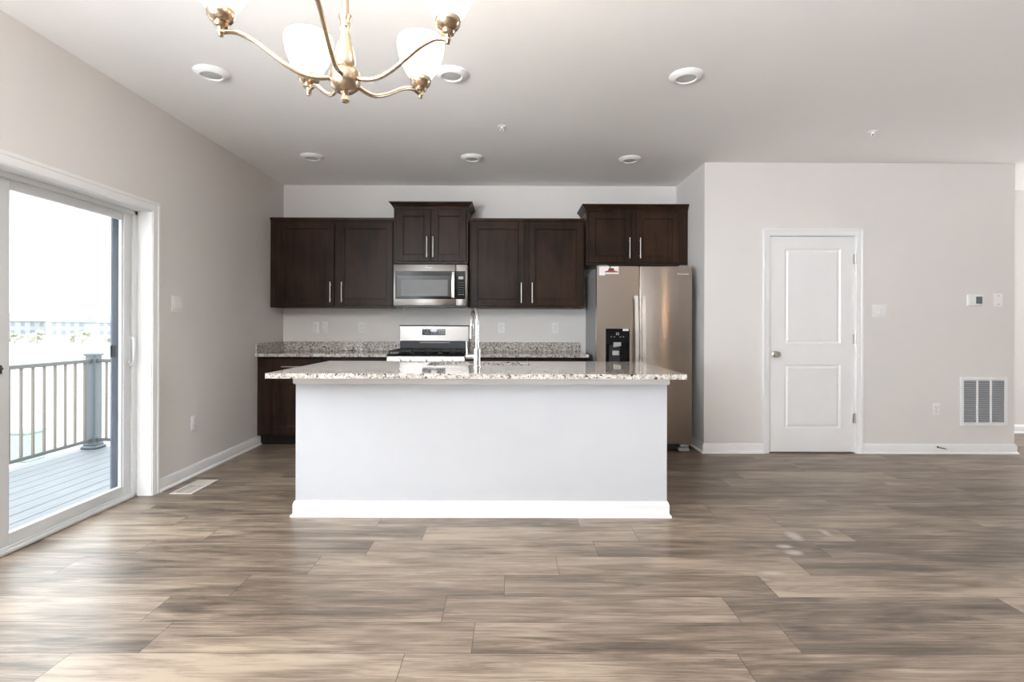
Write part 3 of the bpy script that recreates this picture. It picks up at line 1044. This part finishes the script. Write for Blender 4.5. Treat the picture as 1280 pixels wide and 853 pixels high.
# ------------------------------------------------------------------ refrigerator
RX0, RX1, RYF, RZ1 = 0.8144, 1.7224, 4.995, 1.765
fg = thing('refrigerator', ((RX0 + RX1) / 2, RYF + 0.35, 0), 'dark stainless side-by-side refrigerator with ice and water dispenser', 'refrigerator')
MB().box(RX0 + 0.004, RX1 - 0.004, RYF + 0.072, YB - 0.06, 0.03, RZ1 - 0.012, 0.004).build('cabinet', FRIDGESIDE, fg)
RS = 1.2185
DPX0, DPX1, DPZ0, DPZ1 = 0.901, 1.128, 0.790, 1.172
dl = MB()
dl.box(RX0, DPX0, RYF, RYF + 0.065, 0.075, RZ1, 0.006, 2).box(DPX1, RS - 0.004, RYF, RYF + 0.065, 0.075, RZ1, 0.006, 2)
dl.box(DPX0 - 0.008, DPX1 + 0.008, RYF, RYF + 0.065, DPZ1, RZ1, 0.006, 2).box(DPX0 - 0.008, DPX1 + 0.008, RYF, RYF + 0.065, 0.075, DPZ0, 0.006, 2)
dl = MB()
bm = plate_with_hole([(RX0, 0.075), (RS - 0.004, 0.075), (RS - 0.004, RZ1), (RX0, RZ1)], [(a, c) for a, c in round_rect(DPX0, DPX1, DPZ0, DPZ1, 0.012, 3)], 0.0, 0.065)
bmesh.ops.transform(bm, matrix=Matrix.Translation((0, RYF, 0)) @ Matrix(((1, 0, 0, 0), (0, 0, 1, 0), (0, 1, 0, 0), (0, 0, 0, 1))), verts=bm.verts[:])
bmesh.ops.recalc_face_normals(bm, faces=bm.faces[:])
dl._take(bm)
dlo = dl.build('freezer_door', FRIDGE, fg, uv=True, smooth=False)
dro = MB().box(RS + 0.004, RX1, RYF, RYF + 0.065, 0.075, RZ1, 0.006, 2).build('fridge_door', FRIDGE, fg, uv=True)


def fridge_handle(x, parent):
    # flat strap that bows forward in the middle
    prof = [(1.484, 0.030), (1.40, 0.046), (1.20, 0.060), (1.00, 0.064), (0.80, 0.060), (0.62, 0.046), (0.540, 0.030)]
    m = MB()
    bm = bmesh.new()
    rings = []
    for z, o in prof:
        y = RYF - o
        rings.append([bm.verts.new(v) for v in ((x - 0.019, y + 0.004, z), (x - 0.014, y - 0.007, z), (x + 0.014, y - 0.007, z), (x + 0.019, y + 0.004, z), (x + 0.010, y + 0.010, z), (x - 0.010, y + 0.010, z))])
    for a, c in zip(rings, rings[1:]):
        for k in range(6):
            bm.faces.new((a[k], a[(k + 1) % 6], c[(k + 1) % 6], c[k]))
    bm.faces.new(rings[0])
    bm.faces.new(rings[-1])
    bmesh.ops.recalc_face_normals(bm, faces=bm.faces[:])
    m._take(bm)
    m.box(x - 0.013, x + 0.013, RYF - 0.036, RYF - 0.0005, 1.452, 1.480, 0.003).box(x - 0.013, x + 0.013, RYF - 0.036, RYF - 0.0005, 0.545, 0.573, 0.003)
    return m.build('handle', HANDLEM, parent)


fridge_handle(RS - 0.034, dlo)
fridge_handle(RS + 0.034, dro)
dp = MB()
dp.box(DPX0, DPX0 + 0.012, RYF - 0.003, RYF + 0.06, DPZ0, DPZ1, 0.002).box(DPX1 - 0.012, DPX1, RYF - 0.003, RYF + 0.06, DPZ0, DPZ1, 0.002)
dp.box(DPX0 + 0.01, DPX1 - 0.01, RYF - 0.003, RYF + 0.06, DPZ0, DPZ0 + 0.02, 0.002).box(DPX0 + 0.01, DPX1 - 0.01, RYF - 0.003, RYF + 0.06, 1.030, DPZ1, 0.002)
dp.box(DPX0 + 0.01, DPX1 - 0.01, RYF + 0.045, RYF + 0.062, DPZ0 + 0.01, 1.04)
dpo = dp.build('dispenser', BLACK, fg)
m = MB().prism([(0.975, RYF + 0.012, 0.995), (1.046, RYF + 0.012, 1.006), (1.046, RYF + 0.012, 1.042), (0.975, RYF + 0.012, 1.042)], (0, -0.018, 0))
m.build('chute', GREYP, dpo)
MB().box(0.970, 1.034, RYF + 0.006, RYF + 0.040, 0.915, 0.962, 0.006).build('paddle', GREYP, dpo)
MB().box(0.940, 1.046, RYF + 0.036, RYF + 0.044, 0.812, 1.020, 0.002).build('back_plate', BLACKP, dpo)
ic = MB()
ic.box(1.000, 1.026, RYF - 0.0042, RYF - 0.0032, 1.112, 1.134)
ico = ic.build('icon', GREYP, dpo)
MB().box(1.0055, 1.0205, RYF - 0.0050, RYF - 0.0041, 1.1165, 1.1295).build('icon_face', BLACK, dpo)
for k in range(5):
    x = 0.948 + k * 0.0285
    if k != 2:
        MB().box(x, x + 0.012, RYF - 0.0042, RYF - 0.0032, 1.092, 1.097).build('button', GREYP, dpo)
MB().box(1.062, 1.118, RYF - 0.0046, RYF - 0.0030, 1.150, 1.170).build('badge', PAPER, dpo)
gr = MB().box(RX0 + 0.02, RX1 - 0.02, RYF + 0.05, RYF + 0.085, 0.012, 0.068, 0.003)
for k in range(3):
    gr.box(RX0 + 0.03, RX1 - 0.10, RYF + 0.044, RYF + 0.052, 0.020 + k * 0.016, 0.028 + k * 0.016)
gr.build('base_grille', BLACKP, fg)
for x in (RX0 + 0.06, RX1 - 0.075):
    MB().box(x - 0.045, x + 0.055, RYF + 0.015, RYF + 0.075, 0.004, 0.036, 0.004).box(x - 0.030, x + 0.050, RYF + 0.012, RYF + 0.06, 0.044, 0.070, 0.004).build('foot', GREYP, fg)
for x in (RX0 + 0.07, RX1 - 0.07):
    MB().box(x - 0.045, x + 0.045, RYF + 0.02, RYF + 0.16, RZ1 - 0.011, RZ1 + 0.014, 0.006).build('hinge_cover', FRIDGESIDE, fg)
st = MB().box(0.836, 0.892, RYF - 0.0012, RYF - 0.0002, 1.676, 1.763)
sto = st.build('sticker', PAPER, fg, label='white and red paper sticker')
MB().box(0.870, 1.022, RYF - 0.0020, RYF - 0.0010, 1.690, 1.764).build('sheet', PAPER, sto)
MB().prism([(0.888, RYF - 0.0021, 1.706), (1.020, RYF - 0.0021, 1.706), (1.012, RYF - 0.0021, 1.716), (0.985, RYF - 0.0021, 1.722), (0.972, RYF - 0.0021, 1.736), (0.930, RYF - 0.0021, 1.736), (0.915, RYF - 0.0021, 1.722), (0.892, RYF - 0.0021, 1.716)], (0, -0.0006, 0)).build('red_band', RED, sto)
MB().box(0.926, 0.975, RYF - 0.0027, RYF - 0.0018, 1.730, 1.746).build('dark_block', BLACKP, sto)
MB().box(0.936, 0.948, RYF - 0.0027, RYF - 0.0018, 1.750, 1.762).build('dark_mark', BLACKP, sto)
text_mesh('logo', 'Whirlpool', 0.026, (1.632, RYF - 0.0005, 1.693), FACE, PAPER, fg)

# ------------------------------------------------------------------ microwave
MX0, MX1, MYF, MZ0, MZ1 = -1.200, -0.444, 5.365, 1.392, 1.822
mw = thing('microwave', ((MX0 + MX1) / 2, YB, MZ0), 'stainless over-the-range microwave with dark glass door above the stove', 'microwave')
MB().box(MX0 + 0.003, MX1 - 0.003, MYF + 0.03, YB - 0.002, MZ0 - 0.004, MZ1, 0.002).build('housing', FRIDGESIDE, mw)
MS = -0.566
mdo = MB().box(MX0, MS - 0.0015, MYF, MYF + 0.032, MZ0 + 0.008, MZ1 - 0.002, 0.004, 2).build('door', STEEL, mw, uv=True)
MB().box(MX0 + 0.022, MS - 0.003, MYF - 0.003, MYF + 0.004, 1.466, 1.752, 0.001).build('glass_frame', BLACK, mdo)
MB().box(MX0 + 0.034, MS - 0.042, MYF - 0.0042, MYF - 0.002, 1.492, 1.705, 0.0005).build('window', GREYW, mdo)
MB().box(MX0 + 0.080, MS - 0.078, MYF - 0.0054, MYF - 0.0040, 1.500, 1.662, 0.0004).build('inner_screen', GREYW2, mdo)
hb = MB()
bm = bmesh.new()
rings = []
for z, o in ((1.742, 0.026), (1.70, 0.034), (1.61, 0.040), (1.52, 0.034), (1.478, 0.026)):
    y = MYF - o
    xx = MS - 0.022
    rings.append([bm.verts.new(v) for v in ((xx - 0.018, y, z), (xx - 0.012, y - 0.007, z), (xx + 0.012, y - 0.007, z), (xx + 0.018, y, z), (xx + 0.010, y + 0.006, z), (xx - 0.010, y + 0.006, z))])
for a, c in zip(rings, rings[1:]):
    for k in range(6):
        bm.faces.new((a[k], a[(k + 1) % 6], c[(k + 1) % 6], c[k]))
bm.faces.new(rings[0])
bm.faces.new(rings[-1])
bmesh.ops.recalc_face_normals(bm, faces=bm.faces[:])
hb._take(bm)
hb.box(xx - 0.010, xx + 0.010, MYF - 0.030, MYF - 0.001, 1.716, 1.736).box(xx - 0.010, xx + 0.010, MYF - 0.030, MYF - 0.001, 1.484, 1.504)
hb.build('handle', NICKEL, mdo)
mco = MB().box(MS + 0.0015, MX1, MYF, MYF + 0.032, MZ0 + 0.008, MZ1 - 0.002, 0.004, 2).build('control_panel', STEEL, mw, uv=True)
MB().box(MS + 0.003, MX1 - 0.022, MYF - 0.003, MYF + 0.004, 1.466, 1.752, 0.001).build('keypad', BLACK, mco)
MB().box(MS + 0.030, MX1 - 0.042, MYF - 0.0042, MYF - 0.0022, 1.668, 1.698).build('display', GREYP, mco)
DIM = plain('keypad_print', (0.13, 0.13, 0.135), 0.4)
for r in range(6):
    for q in range(3):
        x = MS + 0.030 + q * 0.021
        MB().box(x, x + 0.011, MYF - 0.0042, MYF - 0.0028, 1.630 - r * 0.024, 1.636 - r * 0.024).build('button', GREYP if r == 5 else DIM, mco)
MB().box(MX0 + 0.01, MX1 - 0.01, MYF + 0.012, MYF + 0.036, MZ0 - 0.010, MZ0 + 0.007, 0.002).build('bottom_vent', BLACKP, mw)
MB().prism([(MX0 + 0.02, MYF + 0.02, MZ0 - 0.008), (MX0 + 0.05, MYF + 0.02, MZ0 - 0.006), (MX0 + 0.095, MYF + 0.02, MZ0 - 0.026), (MX0 + 0.088, MYF + 0.02, MZ0 - 0.034), (MX0 + 0.03, MYF + 0.02, MZ0 - 0.022)], (0, 0.02, 0)).build('filter_tab', BLACKP, mw)
text_mesh('logo', 'Whirlpool', 0.018, (-0.840, MYF - 0.0006, 1.788), FACE, PAPER, mw)

# ------------------------------------------------------------------ range
GX0, GX1, GYF = -1.214, -0.452, YB - 0.665
rg = thing('gas_range', ((GX0 + GX1) / 2, YB - 0.33, 0), 'stainless gas stove with black grates and a digital back panel', 'stove')
MB().box(GX0 + 0.002, GX1 - 0.002, GYF + 0.03, YB - 0.02, 0.02, 0.900, 0.003).build('body', FRIDGESIDE, rg)
bgo = MB().box(GX0 + 0.003, GX1 - 0.003, YB - 0.085, YB - 0.012, 1.026, 1.190, 0.004).build('backguard', STEEL, rg, uv=True)
MB().box(GX0 + 0.001, GX1 - 0.001, YB - 0.088, YB - 0.010, 1.188, 1.200, 0.003).build('top_cap', BLACKP, bgo)
MB().box(-0.966, -0.712, YB - 0.0875, YB - 0.084, 1.091, 1.158, 0.001).build('touch_panel', BLACK, bgo)
MB().lathe([(0, 0), (0.040, 0), (0.040, 0.0012), (0, 0.0012)], (-0.838, YB - 0.0874, 1.140), 28, Matrix.Rotation(PI / 2, 3, 'X') @ Matrix.Diagonal((1, 0.42, 1))).build('display', SCREEN, bgo)
MB().box(-0.852, -0.826, YB - 0.0896, YB - 0.0880, 1.133, 1.147).build('readout', lamp_mat('readout_glow', (0.5, 0.65, 1.0), 0.6), bgo)
for (x, z) in ((-0.945, 1.145), (-0.945, 1.125), (-0.925, 1.112), (-0.91, 1.135), (-0.90, 1.112), (-0.86, 1.108), (-0.83, 1.108), (-0.775, 1.14), (-0.775, 1.115), (-0.752, 1.14), (-0.752, 1.115), (-0.73, 1.14), (-0.73, 1.115)):
    MB().box(x - 0.005, x + 0.005, YB - 0.0885, YB - 0.0874, z - 0.003, z + 0.003).build('button', GREYP, bgo)
MB().box(GX0 + 0.008, GX1 - 0.008, YB - 0.075, YB - 0.02, 0.900, 1.026).build('rear_vent', BLACKP, rg)
MB().box(-0.995, -0.662, YB - 0.080, YB - 0.074, 1.005, 1.016, 0.001).build('vent_slot', GREYP, rg)
ck = MB().box(GX0 + 0.001, GX1 - 0.001, GYF + 0.012, YB - 0.074, 0.900, 0.916, 0.006)
ck.build('cooktop', BLACK, rg)
for (a, b_) in ((GX0 + 0.012, -0.972), (-0.966, -0.700), (-0.694, GX1 - 0.012)):
    g = MB()
    ya, yb = GYF + 0.035, YB - 0.10
    z0, z1 = 0.936, 0.950
    for x in (a, b_ - 0.012):
        g.box(x, x + 0.012, ya, yb, z0, z1, 0.003)
    for y in (ya, (ya + yb) / 2 - 0.006, yb - 0.012):
        g.box(a, b_, y, y + 0.012, z0, z1, 0.003)
    mx = (a + b_) / 2
    g.box(mx - 0.006, mx + 0.006, ya, yb, z0, z1, 0.003)
    for y in (ya + (yb - ya) * 0.25, ya + (yb - ya) * 0.75):
        g.box(a, b_, y - 0.005, y + 0.005, z0, z1, 0.003)
    for x in (a, b_ - 0.012):
        for y in (ya, yb - 0.012):
            g.box(x, x + 0.012, y, y + 0.012, 0.915, z0 + 0.002)
    g.build('grate', IRON, rg)
    for y in (ya + (yb - ya) * 0.25, ya + (yb - ya) * 0.75):
        MB().lathe([(0, 0), (0.048, 0), (0.046, 0.008), (0.034, 0.010), (0.033, 0.016), (0.02, 0.018), (0, 0.018)], (mx, y, 0.9155), 24).build('burner', IRON, rg)
cpo = MB().prism([(GX0 + 0.001, GYF + 0.03, 0.898), (GX0 + 0.001, GYF + 0.005, 0.892), (GX0 + 0.001, GYF - 0.012, 0.800), (GX0 + 0.001, GYF + 0.03, 0.800)], (GX1 - GX0 - 0.002, 0, 0)).build('control_panel', STEEL, rg, uv=True, smooth=False)
for x in (-1.094, -0.998, -0.842, -0.684, -0.588):
    MB().lathe([(0, 0), (0.024, 0), (0.024, 0.006), (0.020, 0.008), (0.018, 0.030), (0.015, 0.033), (0, 0.033)], (x, GYF - 0.0045, 0.850), 24, Matrix.Rotation(math.radians(80), 3, 'X')).build('knob', STEELSINK, cpo)
odo = MB().box(GX0 + 0.002, GX1 - 0.002, GYF - 0.012, GYF + 0.028, 0.225, 0.792, 0.005, 2).build('oven_door', STEEL, rg, uv=True)
MB().box(GX0 + 0.11, GX1 - 0.11, GYF - 0.015, GYF - 0.010, 0.36, 0.64, 0.001).build('oven_window', BLACK, odo)
MB().cyl((GX0 + 0.05, GYF - 0.055, 0.735), (GX1 - 0.05, GYF - 0.055, 0.735), 0.012, 16, bev=0.002).cyl((GX0 + 0.09, GYF - 0.011, 0.735), (GX0 + 0.09, GYF - 0.055, 0.735), 0.009, 12).cyl((GX1 - 0.09, GYF - 0.011, 0.735), (GX1 - 0.09, GYF - 0.055, 0.735), 0.009, 12).build('oven_handle', NICKEL, odo)
MB().box(GX0 + 0.002, GX1 - 0.002, GYF - 0.010, GYF + 0.028, 0.060, 0.218, 0.005, 2).build('drawer', STEEL, rg, uv=True)
for x in (GX0 + 0.05, GX1 - 0.05):
    for y in (GYF + 0.08, YB - 0.08):
        MB().cyl((x, y, 0.0005), (x, y, 0.03), 0.018, 14).build('foot', BLACKP, rg)

# ------------------------------------------------------------------ things on the walls
def rotz(a):
    return Matrix.Rotation(a, 4, 'Z')


def wall_thing(name, loc, face, label, cat, group=None):
    """A thing built facing -Y at the origin, then turned: face is the angle about Z."""
    o = bpy.data.objects.new(name, None)
    o.empty_display_size = 0.05
    COL.objects.link(o)
    o.location = loc
    o.rotation_euler = (0, 0, face)
    o['_loc'] = (0.0, 0.0, 0.0)
    return tag(o, label, cat, group)


def outlet(loc, face, label, group='duplex outlets on the walls'):
    o = wall_thing('wall_outlet', loc, face, label, 'outlet', group)
    pl = MB().box(-0.036, 0.036, -0.0062, -0.0004, -0.059, 0.059, 0.003, 2).build('cover_plate', PLASTIC, o)
    for s in (-1, 1):
        rc = MB().box(-0.0165, 0.0165, -0.0082, -0.006, s * 0.0195 - 0.0140, s * 0.0195 + 0.0140, 0.001).build('receptacle', PLASTIC, o)
        sl = MB().box(-0.0085, -0.0060, -0.0088, -0.0081, s * 0.0195 - 0.002, s * 0.0195 + 0.008).box(0.0060, 0.0082, -0.0088, -0.0081, s * 0.0195 - 0.001, s * 0.0195 + 0.007)
        sl.box(-0.0025, 0.0025, -0.0088, -0.0081, s * 0.0195 - 0.0095, s * 0.0195 - 0.0050)
        sl.build('slot', SLOT, rc)
    MB().cyl((0, -0.0062, 0), (0, -0.0080, 0), 0.0030, 10).build('screw', GREYP, pl)
    return o


first = outlet((-2.155, YB, 1.172), 0, 'white outlet on the back wall, closest to the corner')
for (x, lb) in ((-1.650, 'white outlet alone on the back wall between corner pair and stove'),
                (-0.106, 'white outlet on the back wall just beside the tall faucet'), (0.492, 'white outlet on the back wall closest to the refrigerator')):
    copy_thing(first, (x, YB, 1.173), lb)
copy_thing(first, (4.014, YK, 0.420), 'white outlet low on the closet wall beside the return grille')
ol = copy_thing(first, (XL, 4.176, 0.417), 'white outlet low on the wall between glass door and base cabinet')
ol.rotation_euler = (0, 0, PI / 2)
o = wall_thing('wall_switch', (-2.056, YB, 1.172), 0, 'white single switch plate beside the outlet nearest the back corner', 'switch', 'light switches')
MB().box(-0.036, 0.036, -0.0062, -0.0004, -0.059, 0.059, 0.003, 2).build('cover_plate', PLASTIC, o)
MB().box(-0.005, 0.005, -0.0145, -0.005, -0.004, 0.012, 0.002).build('toggle', PLASTIC, o)
for z in (-0.030, 0.030):
    MB().cyl((0, -0.006, z), (0, -0.0075, z), 0.003, 10).build('screw', GREYP, o)


def double_switch(loc, face, label):
    o = wall_thing('wall_switch', loc, face, label, 'switch', 'light switches')
    MB().box(-0.068, 0.068, -0.0070, -0.0004, -0.059, 0.059, 0.004, 2).build('cover_plate', PLASTIC, o)
    for s in (-1, 1):
        bz = MB().prism([(s * 0.023 - 0.0165, -0.0070, -0.033), (s * 0.023 - 0.0165, -0.0085, -0.033), (s * 0.023 - 0.0165, -0.0125, -0.028), (s * 0.023 - 0.0165, -0.0078, 0.030), (s * 0.023 - 0.0165, -0.0070, 0.033)], (0.033, 0, 0))
        bz.build('rocker', PLASTIC, o, smooth=False)
    return o


double_switch((3.475, YK, 1.347), 0, 'white wide rocker switch plate beside the white door')
double_switch((XL, 3.962, 1.352), PI / 2, 'white wide rocker switch plate beside the sliding glass door')

o = wall_thing('thermostat', (4.373, YK, 1.450), 0, 'white thermostat with a dark square screen on the closet wall', 'thermostat')
MB().box(-0.070, 0.070, -0.006, -0.0004, -0.056, 0.056, 0.002).box(-0.064, 0.064, -0.026, -0.005, -0.051, 0.051, 0.005, 2).build('housing', PLASTIC, o)
MB().box(-0.004, 0.056, -0.0275, -0.0255, -0.033, 0.033, 0.001).build('screen', LCD, o)
MB().box(-0.054, -0.018, -0.0272, -0.0255, -0.006, 0.006, 0.001).build('button', PLASTIC, o)
o = wall_thing('blank_wall_plate', (4.600, YK, 1.452), 0, 'white blank wall plate with two dark screws beside the thermostat', 'wall plate')
MB().box(-0.041, 0.041, -0.0065, -0.0004, -0.060, 0.060, 0.003, 2).build('plate', PLASTIC, o)
for z in (-0.040, 0.040):
    MB().cyl((0, -0.006, z), (0, -0.0080, z), 0.0045, 12).build('screw', SLOT, o)

# return-air grille
o = wall_thing('return_grille', (4.466, YK, 0.494), 0, 'square white return-air grille with three louvered bays low on the wall', 'air grille')
f = MB()
hw, hh, rim = 0.223, 0.228, 0.030
f.box(-hw, -hw + rim, -0.012, -0.0004, -hh, hh, 0.003).box(hw - rim, hw, -0.012, -0.0004, -hh, hh, 0.003)
f.box(-hw + rim - 0.002, hw - rim + 0.002, -0.012, -0.0004, -hh, -hh + rim, 0.003).box(-hw + rim - 0.002, hw - rim + 0.002, -0.012, -0.0004, hh - rim, hh, 0.003)
f.build('frame', WHITE, o)
MB().box(-hw + rim, hw - rim, -0.002, -0.0004, -hh + rim, hh - rim).build('duct_shade_plate', DUCT, o)  # thin plate; the shade behind the louvers is put into its colour
for x in (-0.0645, 0.0645):
    MB().box(x - 0.008, x + 0.008, -0.011, -0.001, -hh + rim, hh - rim, 0.002).build('mullion', WHITE, o)
for (a, b_) in ((-hw + rim, -0.0725), (-0.0565, 0.0565), (0.0725, hw - rim)):
    m = MB()
    for k in range(22):
        z = -hh + rim + 0.011 + k * (2 * hh - 2 * rim - 0.012) / 21.6
        m.prism([(a, -0.0100, z + 0.0022), (a, -0.0092, z + 0.0030), (a, -0.0026, z - 0.0020), (a, -0.0034, z - 0.0028)], (b_ - a, 0, 0))
    m.build('louver_bay', VINYL, o, smooth=False)

# floor register
o = thing('floor_register', (-2.325, 3.882, 0), 'beige slotted floor register lying near the baseboard', 'floor vent')
m = MB()
vx0, vx1, vy0, vy1 = -2.405, -2.245, 3.712, 4.052
m.box(vx0, vx0 + 0.022, vy0, vy1, 0.0005, 0.006, 0.002).box(vx1 - 0.022, vx1, vy0, vy1, 0.0005, 0.006, 0.002)
m.box(vx0 + 0.02, vx1 - 0.02, vy0, vy0 + 0.022, 0.0005, 0.006, 0.002).box(vx0 + 0.02, vx1 - 0.02, vy1 - 0.022, vy1, 0.0005, 0.006, 0.002)
m.build('frame', VENTM, o)
MB().box(vx0 + 0.021, vx1 - 0.021, vy0 + 0.021, vy1 - 0.021, 0.0003, 0.0012).build('duct_shade_plate', DUCTD, o)  # flat plate whose brown carries the shade seen between the slots
m = MB()
for k in range(13):
    y = vy0 + 0.032 + k * 0.0135
    m.prism([(vx0 + 0.021, y - 0.0022, 0.0014), (vx0 + 0.021, y + 0.0022, 0.0014), (vx0 + 0.021, y + 0.0018, 0.0024), (vx0 + 0.021, y - 0.0018, 0.0024)], (vx1 - vx0 - 0.042, 0, 0))
m.box((vx0 + vx1) / 2 - 0.003, (vx0 + vx1) / 2 + 0.003, vy0 + 0.02, vy1 - 0.02, 0.001, 0.003)
m.box(vx0 + 0.02, vx1 - 0.02, vy0 + 0.207, vy1 - 0.02, 0.001, 0.0052)
m.build('louvers', VENTM, o, smooth=False)

# spring door stop on the baseboard
o = thing('door_stop', (4.02, YK - 0.015, 0.066), 'small dark spring door stop with white tip on baseboard', 'door stop')
MB().cyl((4.02, YK - 0.0145, 0.066), (4.022, YK - 0.022, 0.065), 0.009, 12).build('base', BRASSD, o)
pts = []
for k in range(90):
    a = k * 2 * PI / 8
    t_ = k / 89
    pts.append((4.022 + 0.035 * t_ + 0.0045 * math.cos(a), YK - 0.022 - 0.050 * t_, 0.065 - 0.006 * t_ + 0.0045 * math.sin(a)))
MB().tube(pts, 0.0014, 6, 0).build('spring', BRASSD, o)
MB().cyl((4.057, YK - 0.072, 0.059), (4.063, YK - 0.084, 0.0575), 0.0065, 12, bev=0.001).build('tip', RUBBER, o)

# ------------------------------------------------------------------ ceiling fittings
def downlight(loc, label):
    o = wall_thing('recessed_light', loc, 0, label, 'ceiling light', 'round recessed ceiling lights')
    MB().lathe([(0.100, -0.0004), (0.102, -0.004), (0.098, -0.009), (0.072, -0.024), (0.064, -0.026), (0.060, -0.022), (0.060, -0.010), (0.0, -0.010)], (0, 0, 0), 48).build('trim_ring', WHITE, o)
    MB().lathe([(0.0595, -0.0105), (0.058, -0.018), (0.045, -0.0205), (0.0, -0.0215)], (0, 0, 0), 40).build('lens', LENS, o)
    return o


dlt = downlight((-1.835, 3.222, H), 'round ceiling light in front row, nearest the sliding door wall')
for (x, y, lb) in ((-0.368, 3.222, 'round ceiling light partly behind a glowing chandelier shade'), (1.075, 3.238, 'round ceiling light in front row, farthest from the chandelier'),
                   (-1.823, 4.815, 'round ceiling light above the corner wall cabinet'), (-0.362, 4.822, 'round ceiling light above the gap beside the microwave cabinet'),
                   (1.092, 4.850, 'round ceiling light above the refrigerator')):
    copy_thing(dlt, (x, y, H), lb)


def sprinkler(loc, label):
    o = wall_thing('fire_sprinkler', loc, 0, label, 'sprinkler', 'ceiling sprinklers')
    MB().lathe([(0.032, -0.0004), (0.032, -0.003), (0.022, -0.008), (0.0, -0.008)], (0, 0, 0), 28).build('escutcheon', PLASTIC, o)
    b = MB().cyl((0, 0, -0.006), (0, 0, -0.020), 0.009, 14)
    for s in (-1, 1):
        b.tube([(s * 0.008, 0, -0.018), (s * 0.012, 0, -0.028), (s * 0.004, 0, -0.040)], 0.0025, 8, 3)
    b.build('head', PLASTIC, o)
    MB().cyl((0, 0, -0.019), (0, 0, -0.038), 0.003, 10).build('bulb', SLOT, o)
    MB().lathe([(0, -0.0395), (0.014, -0.0395), (0.014, -0.041), (0, -0.041)], (0, 0, 0), 20).build('deflector', PLASTIC, o)
    return o


sp = sprinkler((-0.075, 4.075, H), 'small white sprinkler on the ceiling between front and back light rows')
copy_thing(sp, (2.855, 4.150, H), 'small white sprinkler on the ceiling above the white door')

# flush ceiling lamp of the sitting area behind the viewer, mirrored in the refrigerator door
fl = wall_thing('ceiling_lamp', (3.25, -1.4, H), 0, 'lit flush ceiling lamp over the sitting area behind the viewer', 'ceiling lamp')
MB().lathe([(0.090, -0.0004), (0.090, -0.020), (0.080, -0.030), (0.0, -0.030)], (0, 0, 0), 36).build('base', LAMPMETAL, fl)
MB().lathe([(0.070, -0.030), (0.072, -0.060), (0.064, -0.090), (0.040, -0.112), (0.0, -0.120)], (0, 0, 0), 36).build('glass_dome', lamp_mat('lit_amber_glass', (1.0, 0.60, 0.31), 150.0), fl)

# ------------------------------------------------------------------ chandelier
BULB_W = 3.0
HX, HY, PHI = -0.4554, 1.4394, 0.0533
ch = thing('chandelier', (HX, HY, 1.81), 'brushed nickel five-arm chandelier with glowing white glass shades', 'chandelier')
MB().lathe([(0, 1.806), (0.008, 1.806), (0.012, 1.811), (0.010, 1.818), (0.0085, 1.828), (0.012, 1.834), (0.024, 1.836), (0.036, 1.846), (0.0415, 1.860), (0.0405, 1.886), (0.036, 1.890), (0.0, 1.890)], (HX, HY, 0), 40).build('hub', LAMPMETAL, ch)
MB().lathe([(0.018, 1.889), (0.019, 1.895), (0.026, 1.901), (0.029, 1.914), (0.0275, 1.931), (0.022, 1.955), (0.0155, 1.980), (0.012, 2.003), (0.0145, 2.010), (0.0125, 2.016), (0.0135, 2.028), (0.0175, 2.038), (0.0175, 2.043), (0.0, 2.044)], (HX, HY, 0), 36).build('column', LAMPMETAL, ch)
MB().lathe([(0.0095, 2.042), (0.0095, 2.7)], (HX, HY, 0), 20).build('rod', LAMPMETAL, ch)
MB().lathe([(0.0, 2.690), (0.014, 2.690), (0.030, 2.700), (0.058, 2.724), (0.064, 2.742), (0.0, 2.7425)], (HX, HY, 0), 32).build('canopy', LAMPMETAL, ch)
for k in range(5):
    a = PI / 2 + math.radians(36) + PHI + math.radians(72) * k
    ca, sa = math.cos(a), math.sin(a)

    def q(r, z):
        return (HX + r * ca, HY + r * sa, z)
    arm = MB().tube([q(0.034, 1.868), (q(0.070, 1.861)), q(0.105, 1.863), q(0.145, 1.880), q(0.185, 1.905), q(0.225, 1.930), q(0.262, 1.943), q(0.286, 1.941), q(0.300, 1.936)], 0.0062, 14, 6)
    ao = arm.build('arm', LAMPMETAL, ch)
    tx, ty, _ = q(0.300, 0)
    MB().lathe([(0, 1.925), (0.006, 1.927), (0.0095, 1.935), (0.0075, 1.943), (0.009, 1.947), (0.016, 1.951), (0.019, 1.957), (0.017, 1.961), (0.026, 1.966), (0.032, 1.976), (0.0335, 1.988), (0.0325, 1.992), (0.028, 1.990), (0.0, 1.985)], (tx, ty, 0), 32).build('cup', LAMPMETAL, ao)
    sh = [(0.0270, 1.986), (0.0335, 1.993), (0.047, 2.010), (0.059, 2.033), (0.068, 2.058), (0.0735, 2.083), (0.0745, 2.100), (0.0725, 2.112),
          (0.0700, 2.112), (0.0715, 2.098), (0.0705, 2.083), (0.065, 2.059), (0.056, 2.035), (0.044, 2.012), (0.030, 1.996), (0.0, 1.990)]
    MB().lathe(sh, (tx, ty, 0), 40).build('lamp_shade', SHADE, ch)
    pl = bpy.data.lights.new('chandelier_bulb', 'POINT')
    pl.energy = BULB_W
    pl.color = (1.0, 0.86, 0.72)
    pl.shadow_soft_size = 0.025
    po = bpy.data.objects.new('chandelier_bulb', pl)
    po.location = (tx, ty, 2.06)
    COL.objects.link(po)

for o in bpy.data.objects:
    if '_loc' in o:
        del o['_loc']
